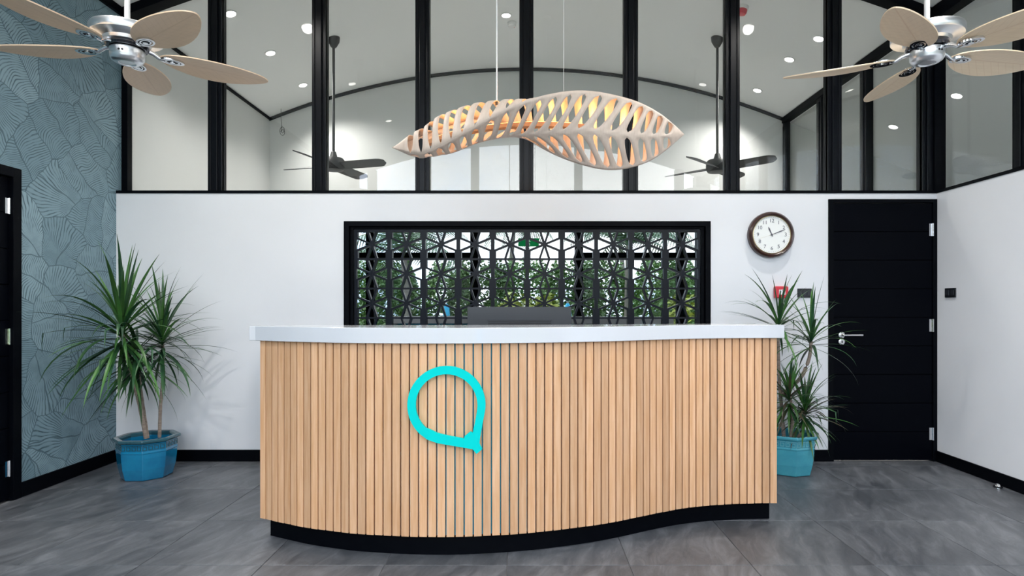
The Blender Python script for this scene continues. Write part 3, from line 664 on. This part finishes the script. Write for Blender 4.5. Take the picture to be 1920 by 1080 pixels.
# left plant
pc = Vector((-2.820, -.41, 0))
pa = thing('potted_dracaena', 'tall spiky dracaena in a dark blue glazed octagonal pot by the leaf wallpaper', 'plant', tuple(pc))
pot(pa, .220, .302, radians(-66), 'glaze_blue', 'glaze_rim')
def rel(px, py, d): return at(px, py, d)-pc
av = (((-1, 0), -XL+pc.x-.03), ((0, 1), -pc.y-.02))
stem(pa, [rel(274, 822, 4.36), rel(262, 760, 4.34), rel(250, 712, 4.3), rel(236, 660, 4.28), rel(228, 614, 4.26)], .0145, .011)
stem(pa, [rel(277, 822, 4.37), rel(268, 760, 4.42), rel(262, 715, 4.46), rel(257, 664, 4.46)], .0125, .010)
stem(pa, [rel(299, 820, 4.45), rel(301, 760, 4.45), rel(305, 710, 4.44), rel(305, 640, 4.44)], .0125, .010)
crown(pa, tuple(rel(228, 608, 4.26)), 88, .62, (5, 4, 0), avoid=av)
crown(pa, tuple(rel(257, 655, 4.42)), 76, .54, (7, 3, 0), spread=(2, 6), avoid=av)
crown(pa, tuple(rel(304, 626, 4.42)), 76, .52, (9, 1, 0), avoid=av)
# right plant
pc = Vector((2.012, -.20, 0)); pc.y = -.29
pb = thing('potted_dracaena', 'branching spiky dracaena in a pale teal octagonal pot between counter and black door', 'plant', tuple(pc))
pot(pb, .224, .302, radians(-66+14), 'glaze_teal', 'glaze_teal')
av = (((0, 1), -pc.y-.02),)
stem(pb, [rel(1470, 822, 4.52), rel(1466, 770, 4.52), rel(1461, 710, 4.52), rel(1459, 640, 4.50), rel(1460, 606, 4.48)], .015, .011)
stem(pb, [rel(1466, 742, 4.50), rel(1482, 726, 4.46), rel(1503, 706, 4.42), rel(1517, 672, 4.40), rel(1521, 640, 4.38)], .015, .012)
stem(pb, [rel(1482, 826, 4.45), rel(1486, 790, 4.43), rel(1482, 742, 4.42)], .014, .009)
stem(pb, [rel(1495, 826, 4.50), rel(1505, 800, 4.48), rel(1508, 768, 4.46)], .014, .009)
crown(pb, tuple(rel(1460, 604, 4.48)), 40, .46, (3, 5, 0), spread=(0, 5), cz=.08, avoid=av)
crown(pb, tuple(rel(1521, 634, 4.38)), 36, .46, (4, 5, 0), spread=(0, 5), cz=.07, avoid=av)
crown(pb, tuple(rel(1480, 738, 4.42)), 72, .35, (4, 3, 3), cz=.10, avoid=av)
crown(pb, tuple(rel(1509, 764, 4.46)), 84, .36, (4, 3, 3), cz=.10, avoid=av)

# ------------------------------------------------------------------ timber bladed ceiling fans
def leaf_blade(mb, L=.52, Wd=.105, t=.006):
    n = 32; top = []
    for i in range(n+1):
        u = .5-.5*cos(pi*i/n); w = Wd*(max(0, sin(pi*u**.92)))**.56 if 0 < u < 1 else .004
        top.append((u*L, w))
    vs = []; fs = []
    for x, w in top:
        for k in range(-3, 4): vs.append((x, w*k/3, -.012*(k/3)**2*(w/Wd)**2))
    m = len(vs)
    vs += [(x, y, z-t) for x, y, z in vs]
    N = len(top)
    for i in range(N-1):
        for k in range(6):
            a = i*7+k; fs += [(a, a+1, a+8, a+7), (m+a+7, m+a+8, m+a+1, m+a)]
        for k in (0, 6): a = i*7+k; fs.append((a, a+7, m+a+7, m+a))
    for i in (0, N-1):
        for k in range(6): a = i*7+k; fs.append((a, m+a, m+a+1, a+1))
    mb.add(vs, fs)
def paddle_fan(hub, dz, phase, bmat, lab, pitch, tilt=0):
    t = thing('ceiling_fan', lab, 'fan', hub, (0, 0, 0), 'timber bladed ceiling fans at the room front')
    zt = zv(hub[0])-hub[2]
    MB().tube([(0, 0, .09), (0, 0, zt-.06)], .0125, 14).build('downrod', 'rod_white', t, smooth=True)
    MB().lathe([(.03, zt-.10), (.055, zt-.07), (.065, zt-.015), (.06, zt+.03)], 28).build('canopy', 'steel', t, smooth=True)
    MB().lathe([(.02, .110), (.034, .103), (.045, .082), (.148, .079), (.155, .076), (.158, .071), (.158, .040), (.155, .036), (.120, .030), (.104, .022), (.098, .008), (.07, .004)], 40).build('motor_housing', 'steel', t, smooth=True)
    MB().lathe([(.06, .010), (.090, .006), (.094, -.006), (.086, -.016), (.055, -.018)], 36).build('flywheel', 'nickel_dark', t, smooth=True)
    c = MB().lathe([(.055, -.016), (.074, -.02), (.076, -.026), (.074, -.062), (.068, -.074), (.052, -.084), (.038, -.086), (.036, -.082), (.002, -.082)], 36).build('switch_cup', 'steel', t, smooth=True)
    for a in (-1.45, -1.25): MB().lathe([(.005, 0), (.005, .003)], 10).build('switch_hole', 'plastic_dark', c, loc=(.0735*cos(a), .0735*sin(a), -.045), rot=(0, pi/2, a))
    bm_ = MB(); leaf_blade(bm_); bme = bm_.mesh('blade', bmat, smooth=True)
    im = MB(); im.tube([(.075, 0, -.004), (.11, 0, -.014), (.135, 0, -.030), (.16, 0, -.030)], [.013, .011, .010, .009], 10)
    im.add(*ringdisc(.040, .055, .028, .036)); im.add(*ringdisc(.026, .036, .016, .022)); ime = im.mesh('blade_iron', 'chrome', smooth=True)
    dm = MB().lathe([(.012, -.006), (.012, .004)], 16).mesh('rosette', 'chrome')
    rm = MB(); rm.add([(x*1.3, y, z) for x, y, z in [(.03*cos(2*pi*k/24), .03*sin(2*pi*k/24), 0) for k in range(24)]]+[(.039*cos(2*pi*k/24), .03*sin(2*pi*k/24), .002) for k in range(24)], [tuple(range(24))]+[(k, (k+1) % 24, 24+(k+1) % 24, 24+k) for k in range(24)]); rme = rm.mesh('iron_plate', 'nickel_dark')
    for k in range(5):
        a = phase+k*2*pi/5
        b = link('blade', bme, t, loc=(.135*cos(a), .135*sin(a), dz+.012), rot=(pitch, radians(0), a))
        b.rotation_euler = Matrix.Rotation(a, 3, 'Z').to_4x4().to_euler()
        b.matrix_local = Matrix.Translation((.135*cos(a), .135*sin(a), dz+.012)) @ Matrix.Rotation(a, 4, 'Z') @ Matrix.Rotation(pitch, 4, 'X')
        i_ = link('blade_iron', ime, t); i_.matrix_local = Matrix.Translation((0, 0, dz+.034)) @ Matrix.Rotation(a, 4, 'Z')
        r_ = link('rosette', dm, i_); r_.location = (.192, 0, -.034)
        q_ = link('iron_plate', rme, i_); q_.location = (.192, 0, -.031)
    return t
def ringdisc(r0, r1, s0, s1, cx=.192, z=-.036, n=24, t=.010):
    vs = []; fs = []
    for k in range(n):
        a = 2*pi*k/n; ca, sa = cos(a), sin(a)
        vs += [(cx+r0*ca, s0*sa, z), (cx+r1*ca, s1*sa, z), (cx+r1*ca, s1*sa, z+t), (cx+r0*ca, s0*sa, z+t)]
    for k in range(n):
        j = (k+1) % n
        for q in range(4): fs.append((4*k+q, 4*k+(q+1) % 4, 4*j+(q+1) % 4, 4*j+q))
    return vs, fs
paddle_fan((-1.961, -1.899, 2.544), -.030, .661, 'blade_tan', 'brushed steel ceiling fan with five tan leaf blades, hung at the left', radians(-7))
paddle_fan((1.992, -1.88, 2.551), -.055, 2.689, 'blade_pale', 'brushed steel ceiling fan with five pale leaf blades, hung at the right', radians(-12))

# black four-bladed fans behind the glazing
def black_fan(px, lab, phase, d=6.3, zhub=None):
    x = (px-CX)*d/F; zt = zv(x); zh = zhub
    t = thing('black_ceiling_fan', lab, 'fan', (x, d-D, zh), (0, 0, 0), 'black four bladed fans behind the glazing')
    h = zt-zh
    MB().lathe([(.018, h-.10), (.03, h-.09), (.062, h-.03), (.066, h+.02)], 24).build('canopy', 'fan_black', t, smooth=True)
    MB().tube([(0, 0, .14), (0, 0, h-.06)], .014, 12).build('downrod', 'fan_black', t, smooth=True)
    MB().lathe([(.018, .19), (.025, .185), (.040, .13), (.10, .115), (.118, .09), (.118, .02), (.10, -.01), (.05, -.02)], 28).build('motor_housing', 'fan_black', t, smooth=True)
    mb = MB(); n = 12; vs = []; fs = []
    for i in range(n+1):
        u = i/n; xx = .10+.52*u; w0, w1 = -.055-.014*u, .06+.012*u
        if u > .85: w1 -= .055*((u-.85)/.15)**2; w0 += .03*((u-.85)/.15)**2
        for w in (w0, w1):
            zz = -w*.42*(1-.3*u)
            vs += [(xx, w, zz+.04), (xx, w, zz+.032)]
    for i in range(n):
        a = 4*i; fs += [(a, a+4, a+6, a+2), (a+1, a+3, a+7, a+5), (a, a+1, a+5, a+4), (a+2, a+6, a+7, a+3)]
    fs += [(0, 2, 3, 1), (4*n, 4*n+1, 4*n+3, 4*n+2)]
    me = mb.add(vs, fs).mesh('blade', 'fan_black')
    for k in range(4): link('blade', me, t, rot=(0, 0, phase+k*pi/2))
black_fan(625.5, 'black four bladed fan on a long rod, left one behind the glazing', radians(-16), zhub=2.73)
black_fan(1345, 'black four bladed fan on a long rod, right one behind the glazing', radians(-43), zhub=2.71)

# ------------------------------------------------------------------ leaf pendant
s = 3.5/F
def lp3(px, py, dy): return Vector(((px-CX)*s, -1.3+dy, CZ+(CY-py)*s))
E1 = spline([lp3(735,277,0), lp3(788,294,-.07), lp3(836,280,-.12), lp3(888,257,-.17), lp3(958,222,-.20), lp3(1030,196,-.17), lp3(1100,182,-.10), lp3(1180,192,-.05), lp3(1236,215,-.02), lp3(1283,252,0)], 20)
E2 = spline([lp3(735,277,0), lp3(790,247,.07), lp3(846,221,.12), lp3(900,205,.17), lp3(962,222,.20), lp3(1015,262,.17), lp3(1080,297,.10), lp3(1150,315,.05), lp3(1220,300,.02), lp3(1283,252,0)], 20)
NE = len(E1)-1
BK = [0, .10, .135, .13, .125, .12, .11, .10, .06, 0]
def ev(P, u):
    t = max(0, min(.99999, u))*NE; i = int(t); return P[i].lerp(P[i+1], t-i)
def bk(u):
    t = max(0, min(.99999, u))*9; i = int(t); f = t-i; f = f*f*(3-2*f); return BK[i]*(1-f)+BK[i+1]*f
def shell_pt(u, v, side):
    a, b = ev(E1, u), ev(E2, u); m = (a+b)/2; w = (a-b)/2
    tg = (ev(E1, min(1, u+.02))+ev(E2, min(1, u+.02))-ev(E1, max(0, u-.02))-ev(E2, max(0, u-.02))).normalized()
    n = w.cross(tg); n = n.normalized() if n.length > 1e-6 else Vector((0, 0, 1))
    if n.dot(Vector((0, 0, 1)) if u < .45 else Vector((0, 1, 0))) < 0: n = -n
    crease = 1-abs(v)**1.7
    return m+w*v+n*side*bk(u)*crease*.85
def shell(side, ncell, halves):
    mb = MB(); J = 14; ulim = (.015, .985)
    for hv in halves:
        v0, v1 = hv[0], hv[1]; sl = hv[2]; sd = hv[3]; cells = []
        for ci in range(ncell):
            rows = []
            for j in range(J+1):
                q = j/J; v = v0+(v1-v0)*q; sh = sl*abs(q)
                def U(c): 
                    base = ulim[0]+(ulim[1]-ulim[0])*c; return min(.995, max(.005, base+sh*sin(pi*base)))
                ua, ub = U(ci/ncell), U((ci+1)/ncell); mid = (ua+ub)/2; s0 = (q-sd[0])/(sd[1]-sd[0])
                hw = 0
                if 0 < s0 < 1 and 0 < ci < ncell-1: hw = (ub-ua)*sd[2]*(max(0, s0**sd[3]*(1-s0)**.22))
                rows.append((shell_pt(ua, v, side), shell_pt(mid-hw, v, side), shell_pt(mid+hw, v, side), shell_pt(ub, v, side), hw > 1e-5))
            n0 = len(mb.v); vs = [p for r in rows for p in r[:4]]; fs = []
            for j in range(J):
                a = 4*j; fs += [(a, a+1, a+5, a+4), (a+2, a+3, a+7, a+6)]
            mb.add(vs, fs)
        # plain ends at the tips
        for (ua, ub) in ((0, None), (None, 1)):
            vs = []; fs = []
            for j in range(J+1):
                q = j/J; v = v0+(v1-v0)*q; sh = sl*q
                def U(c):
                    base = ulim[0]+(ulim[1]-ulim[0])*c; return min(.995, max(.005, base+sh*sin(pi*base)))
                a_ = 0.0 if ua == 0 else U(1); b_ = 1.0 if ub == 1 else U(0)
                vs += [shell_pt(a_, v, side), shell_pt(b_, v, side)]
            for j in range(J): fs.append((2*j, 2*j+1, 2*j+3, 2*j+2))
            mb.add(vs, fs)
    me = mb.mesh('shell', 'plywood', smooth=True)
    bm = bmesh.new(); bm.from_mesh(me); bmesh.ops.remove_doubles(bm, verts=bm.verts, dist=.0004); bmesh.ops.dissolve_degenerate(bm, dist=.0002, edges=bm.edges)
    bmesh.ops.recalc_face_normals(bm, faces=bm.faces); bm.to_mesh(me); bm.free()
    return me
pd = thing('pendant_lamp', 'long twisted leaf shaped plywood pendant lamp glowing warm inside, above the counter', 'lamp', (0, 0, 0))
for side in (1, -1):
    me = shell(side, 22, [(0.0, 1.0, .055, (.08, .90, .42, .33)), (0.0, -1.0, .085, (.08, .90, .42, .33))] if side < 0 else [(1.0, -1.0, .06, (.06, .94, .36, .22))])
    o = link('shell', me, pd); so_ = o.modifiers.new('solid', 'SOLIDIFY'); so_.thickness = .004; so_.offset = 0
sp_ = [lp3(800, 270, 0), lp3(850, 252, 0), lp3(900, 243, 0), lp3(960, 236, 0), lp3(1040, 235, 0), lp3(1110, 240, 0)]
mb = MB(); P = spline(sp_, 6)
lo_ = [(p.x, p.z-.012) for p in P]; hi_ = [(p.x, p.z+.012) for p in reversed(P)]; mb.prism(lo_+hi_, -1.325, -1.275, 'xz')
mb.build('spine', 'spine_wood', pd)
mb = MB(); lo_ = [(p.x, p.z+.0125) for p in P[3:-2]]; hi_ = [(p.x, p.z+.018) for p in reversed(P[3:-2])]; mb.prism(lo_+hi_, -1.31, -1.29, 'xz')
mb.build('led_strip', 'warm_led', pd)
for px, py in ((870, 236), (950, 222), (1030, 222), (1110, 225), (1170, 235)):
    L = bpy.data.lights.new('led', 'POINT'); L.energy = LAMP_W; L.color = (1, .50, .17); L.shadow_soft_size = .03
    lo_ = bpy.data.objects.new('led', L); COL.objects.link(lo_); lo_.parent = pd; lo_.location = lp3(px, py, 0)
cxx = lp3(931.5, 230, 0)
MB().tube([cxx, (cxx.x, cxx.y, zv(cxx.x)-.01)], .0045, 8).build('suspension_rod', 'rod_white', pd, smooth=True)
MB().lathe([(.009, -.012), (.009, .012)], 12).build('connector', 'cable', pd, loc=(cxx.x, cxx.y, lp3(0, 194, 0).z))
c2 = lp3(1057, 200, 0); MB().tube([c2, (c2.x, c2.y, zv(c2.x)-.01)], .0012, 6).build('suspension_wire', 'rod_white', pd)
for c in (cxx, c2): MB().lathe([(.045, -.03), (.05, -.02), (.05, .0)], 20).build('ceiling_cup', 'rod_white', pd, loc=(c.x, c.y, zv(c.x)-.002))

# ------------------------------------------------------------------ recessed lights
def downlight(x, y, z, lab, power, tilt=0, group=None, r=.048):
    t = thing('downlight', lab, 'light', (x, y, z), (0, tilt, 0), group)
    MB().lathe([(r+.012, .012), (r+.012, -.004), (r, -.007), (r-.004, .0), (r-.004, .012)], 24).build('trim_ring', 'white_plastic', t, smooth=True)
    MB().lathe([(r-.002, .006), (r-.002, -.001)], 24).build('lens', 'lamp_lens', t)
    L = bpy.data.lights.new('bulb', 'SPOT'); L.energy = power; L.color = (1, .965, .92); L.spot_size = radians(130); L.spot_blend = .8; L.shadow_soft_size = .05
    lo_ = bpy.data.objects.new('bulb', L); COL.objects.link(lo_); lo_.parent = t; lo_.location = (0, 0, -.03)
def vault_hit(px, py):
    lo_, hi = 4.95, 7.62; f = lambda d: CZ+(CY-py)*d/F-zv((px-CX)*d/F)
    if f(lo_)*f(hi) > 0: return None
    for _ in range(40):
        m_ = (lo_+hi)/2
        if f(lo_)*f(m_) <= 0: hi = m_
        else: lo_ = m_
    return lo_
def slope(x): return math.asin(max(-1, min(1, (x-XC)/RV)))
G_B = 'recessed lights in the ceiling behind the glazing'
for px, py, lab in ((432, 25, 'recessed round light behind the glazing, nearest of the left row'), (507, 99, 'recessed round light behind the glazing, middle of the left row'), (568, 159, 'recessed round light behind the glazing, farthest of the left row'),
                    (949, 28, 'recessed round light at the crown of the vault beside the smoke detector'), (1535, 72, 'recessed round light behind the glazing, nearest of the right row'), (1480, 111, 'recessed round light behind the glazing, middle of the right row'), (1420, 169, 'recessed round light behind the glazing, farthest of the right row')):
    d = vault_hit(px, py)
    if d is None: print('no hit', px, py); continue
    x = (px-CX)*d/F; downlight(x, d-D, zv(x)-.003, lab, SPOT_BACK, slope(x), G_B)
G_F = 'recessed lights in the reception ceiling'
for x, y, lab in ((-2.1, -4.02, 'recessed reception ceiling light left of the camera'), (2.1, -4.02, 'recessed reception ceiling light right of the camera'), (-2.2, -.9, 'recessed reception ceiling light over the blue pot'), (2.25, -.9, 'recessed reception ceiling light in front of the black door'), (-2.2, -2.45, 'added ceiling light behind the left timber fan, brightening the left wall'), (2.25, -2.45, 'added ceiling light behind the right timber fan, brightening the right wall')):  # the pair by the timber fans is added to brighten the side walls
    downlight(x, y, zv(x)-.003, lab, SPOT_FRONT, slope(x), G_F)
G_S = 'recessed lights in the side room ceiling'
for x, y, lab in ((4.25, 2.0, 'recessed light of the side room, farthest'), (4.25, 1.0, 'recessed light of the side room, middle'), (4.6, -.5, 'recessed light of the side room, nearest')):
    downlight(x, y, zs(x)-.003, lab, SPOT_SIDE, math.atan(.40), G_S)

# smoke detector, alarm beacon, loose wires
d = vault_hit(960, 42) or 6.1; x = (960-CX)*d/F
sd = thing('smoke_detector', 'small white smoke detector on the vaulted ceiling behind the glazing', 'detector', (x, d-D, zv(x)), (0, slope(x), 0))
MB().lathe([(.05, .0), (.05, -.02), (.046, -.024), (.036, -.026), (.036, -.034), (.044, -.036), (.040, -.05), (.025, -.056), (.004, -.057)], 24).build('housing', 'white_plastic', sd, smooth=True)
MB().lathe([(.004, -.056), (.004, -.059)], 8).build('indicator', 'red_plastic', sd, loc=(.025, 0, 0))
d = vault_hit(1394, 12) or 5.6; x = (1394-CX)*d/F
bc = thing('fire_beacon', 'red fire alarm beacon on the ceiling behind the glazing', 'alarm', (x, d-D, zv(x)), (0, slope(x), 0))
MB().lathe([(.05, 0), (.05, -.03), (.045, -.034)], 24).build('base', 'white_plastic', bc, smooth=True)
MB().lathe([(.043, -.034), (.043, -.06), (.035, -.078), (.01, -.084)], 24).build('lens', 'red_plastic', bc, smooth=True)
hw = thing('loose_wire', 'loose coiled grey wire hanging from the ceiling in the far left corner', 'wire', tuple(at(527, 207, 7.55)))
P = [(0, 0, .02), (.0, 0, -.10), (.01, 0, -.20)]+[(.03*sin(k*.8)+.01, .01*k/6, -.24-.045*cos(k*.8)-.004*k) for k in range(14)]
MB().tube(spline(P, 3), .003, 6).build('wire', 'cable', hw)

# exit sign on the front, seen in the mirror
ex = thing('exit_sign', 'green exit sign with a white running figure, hung over the front entrance', 'sign', (.06, YF+.30, 2.44))
MB().box(-.19, .19, -.012, .012, -.075, .075).build('panel', 'exit_green', ex, bevel=.003)
mb = MB()
mb.lathe([(.013, .0125), (.013, .0135)], 12, ax='y', M=Matrix.Translation((.012, 0, .05)))
for a, b, w in (((.008, .034), (-.006, -.005), .011), ((-.006, -.005), (.022, -.03), .007), ((.022, -.03), (.018, -.058), .006), ((-.006, -.005), (-.026, -.03), .007), ((-.026, -.03), (-.05, -.034), .006), ((.008, .028), (.034, .012), .006), ((.006, .028), (-.026, .022), .006)):
    dd = Vector((b[0]-a[0], b[1]-a[1])); dd.normalize(); nn = Vector((-dd.y, dd.x))*w
    mb.prism([(a[0]-nn.x, a[1]-nn.y), (b[0]-nn.x, b[1]-nn.y), (b[0]+nn.x, b[1]+nn.y), (a[0]+nn.x, a[1]+nn.y)], .012, .0135, 'xz')
mb.build('running_figure', 'exit_white', ex)
for x in (-.12, .12): MB().tube([(x, 0, .075), (x, 0, zv(x)-2.44)], .004, 8).build('hanger', 'steel', ex)

# ------------------------------------------------------------------ garden outside the front
gd = MB().box(-40, 40, -70, YF-2.6, -.2, -.06).build('ground_1', 'grass'); tag(gd, 'lawn and planting ground outside the glazed front', 'ground', kind='structure')
tag(MB().box(-40, 40, YF-2.6, YF-.1, -.2, -.03).build('ground_2', 'path_pale'), 'pale paved strip outside the glazed front', 'path', kind='structure')
def frond_mesh():
    mb = MB(); n = 22; P = []; x = z = 0; a = radians(55)
    for i in range(n+1):
        P.append(Vector((x, 0, z))); x += cos(a)*2.3/n; z += sin(a)*2.3/n; a -= radians(115)/n
    mb.tube(P, [.03*(1-i/(n+2)) for i in range(n+1)], 4)
    for i in range(2, n):
        p = P[i]; d = (P[i+1]-P[i-1]).normalized(); L = .62*sin(pi*min(1, .15+i/n*.85))+.1
        for s_ in (-1, 1):
            e = p+d*L*.55+Vector((0, s_*L*.75, -L*.45)); mb.add([p-d*.03, p+d*.03, e+d*.008, e-d*.008], [(0, 1, 2, 3)])
    return mb.mesh('frond', 'palm_leaf', fix=False)
FR = frond_mesh()
def palm(x, y, h, lab, n=13, sc=1):
    t = thing('palm_tree', lab, 'palm', (x, y, -.06), group='palms in the garden')
    lean = random.uniform(-.4, .4)
    P = spline([(0, 0, 0), (lean*.2, 0, h*.4), (lean*.6, 0, h*.75), (lean, 0, h)], 4); MB().tube(P, [.13-.05*i/len(P) for i in range(len(P))], 8).build('trunk', 'palm_trunk', t, smooth=True)
    for k in range(n):
        o = link('frond', FR, t, loc=(lean, 0, h), rot=(0, random.uniform(-.45, .55), k*2.4)); o.scale = (sc,)*3
for a in ((-7.4, -12.0, 3.3, 'palm in the garden, leftmost seen from the door'), (-3.4, -12.2, 2.9, 'palm with low crown left of the entrance'), (3.0, -12.3, 3.1, 'palm right of the entrance behind a lime shrub'), (7.4, -12.0, 3.2, 'palm at the right end of the front garden'), (-5.4, -22, 5.2, 'far palm rising behind the left hedge'), (-.8, -22, 4.7, 'far palm in line with the exit sign'), (4.6, -22, 5.0, 'far palm rising behind the right hedge')): palm(*a)
def foliage_mesh(n, rx, ry, rz, s_, m):
    mb = MB(); rnd = random.Random(n)
    for k in range(n):
        u, v = rnd.uniform(0, 2*pi), rnd.uniform(-.1, 1); r = rnd.uniform(.6, 1)**.5
        c = Vector((rx*r*cos(u)*sqrt(max(0, 1-v*v*.8)), ry*r*sin(u)*sqrt(max(0, 1-v*v*.8)), rz*(v*r*.9+.1)))
        Mx = Matrix.Translation(c) @ Matrix.Rotation(rnd.uniform(0, 6.28), 4, 'Z') @ Matrix.Rotation(rnd.uniform(-1.2, 1.2), 4, 'X')
        l = s_*rnd.uniform(.6, 1.3); mb.add([(0, -l*.3, 0), (l*.5, 0, .02), (0, l*.3, 0), (-l*.5, 0, -.02)], [(0, 1, 2, 3)], Mx)
    return mb.mesh('foliage', m, fix=False)
FM = [foliage_mesh(4200, 1.3, .9, 1.9, .13, 'foliage_green'), foliage_mesh(1400, .8, .6, 1.0, .10, 'foliage_lime'), foliage_mesh(500, .6, .4, .6, .12, 'foliage_pink')]
def shrub(x, y, k, sc, lab, grp):
    t = thing('shrub', lab, 'shrub', (x, y, -.06), (0, 0, random.uniform(0, 6)), group=grp)
    o = link('foliage', FM[k], t); o['kind'] = 'stuff'; o.scale = (sc, sc, sc*(1.55 if k == 0 else 1))
    MB().tube([(0, 0, 0), (.02, 0, .5*sc)], [.05, .03], 6).build('trunk', 'palm_trunk', t)
ORD = ('first', 'second', 'third', 'fourth', 'fifth', 'sixth', 'seventh', 'eighth')
for i in range(8): shrub(-10.8+i*3.1, -15.2, 0, random.uniform(1.0, 1.1), ORD[i]+' dense dark green shrub from the left in the near hedge row', 'hedge shrubs')
for i in range(7): shrub(-9.3+i*3.1, -19.0, 0, random.uniform(1.08, 1.15), ORD[i]+' tall dark green shrub from the left in the far hedge row', 'hedge shrubs')
for i, (x, y) in enumerate(((-5.2, -10.4), (.1, -10.6), (2.4, -10.0), (4.5, -10.3), (6.6, -10.2))): shrub(x, y, 1, (1.0, 1.7, .95, 1.75, 1.0)[i], ORD[i]+' yellow green shrub from the left near the glazed front', 'lime shrubs')
for i, x in enumerate((-4.6, -3.0, -1.4)): shrub(x, -9.1, 2, 1.1, ORD[i]+' low pink flowering shrub from the left before the front', 'pink flowering shrubs')
def umb(x, y, lab):
    t = thing('closed_parasol', lab, 'parasol', (x, y, -.06), group='closed blue parasols')
    MB().tube([(0, 0, 0), (0, 0, 1.45)], .025, 8).build('pole', 'steel', t); MB().lathe([(.03, 1.40), (.08, 1.3), (.11, .9), (.14, .45), (.10, .42)], 10).build('canopy', 'canvas_blue', t, smooth=True)
    MB().lathe([(.25, 0), (.25, .06), (.05, .08)], 16).build('base', 'path_pale', t)
umb(1.0, -9.0, 'closed blue parasol standing right of the entrance'); umb(-2.2, -11.5, 'closed blue parasol standing left of the entrance, farther out')
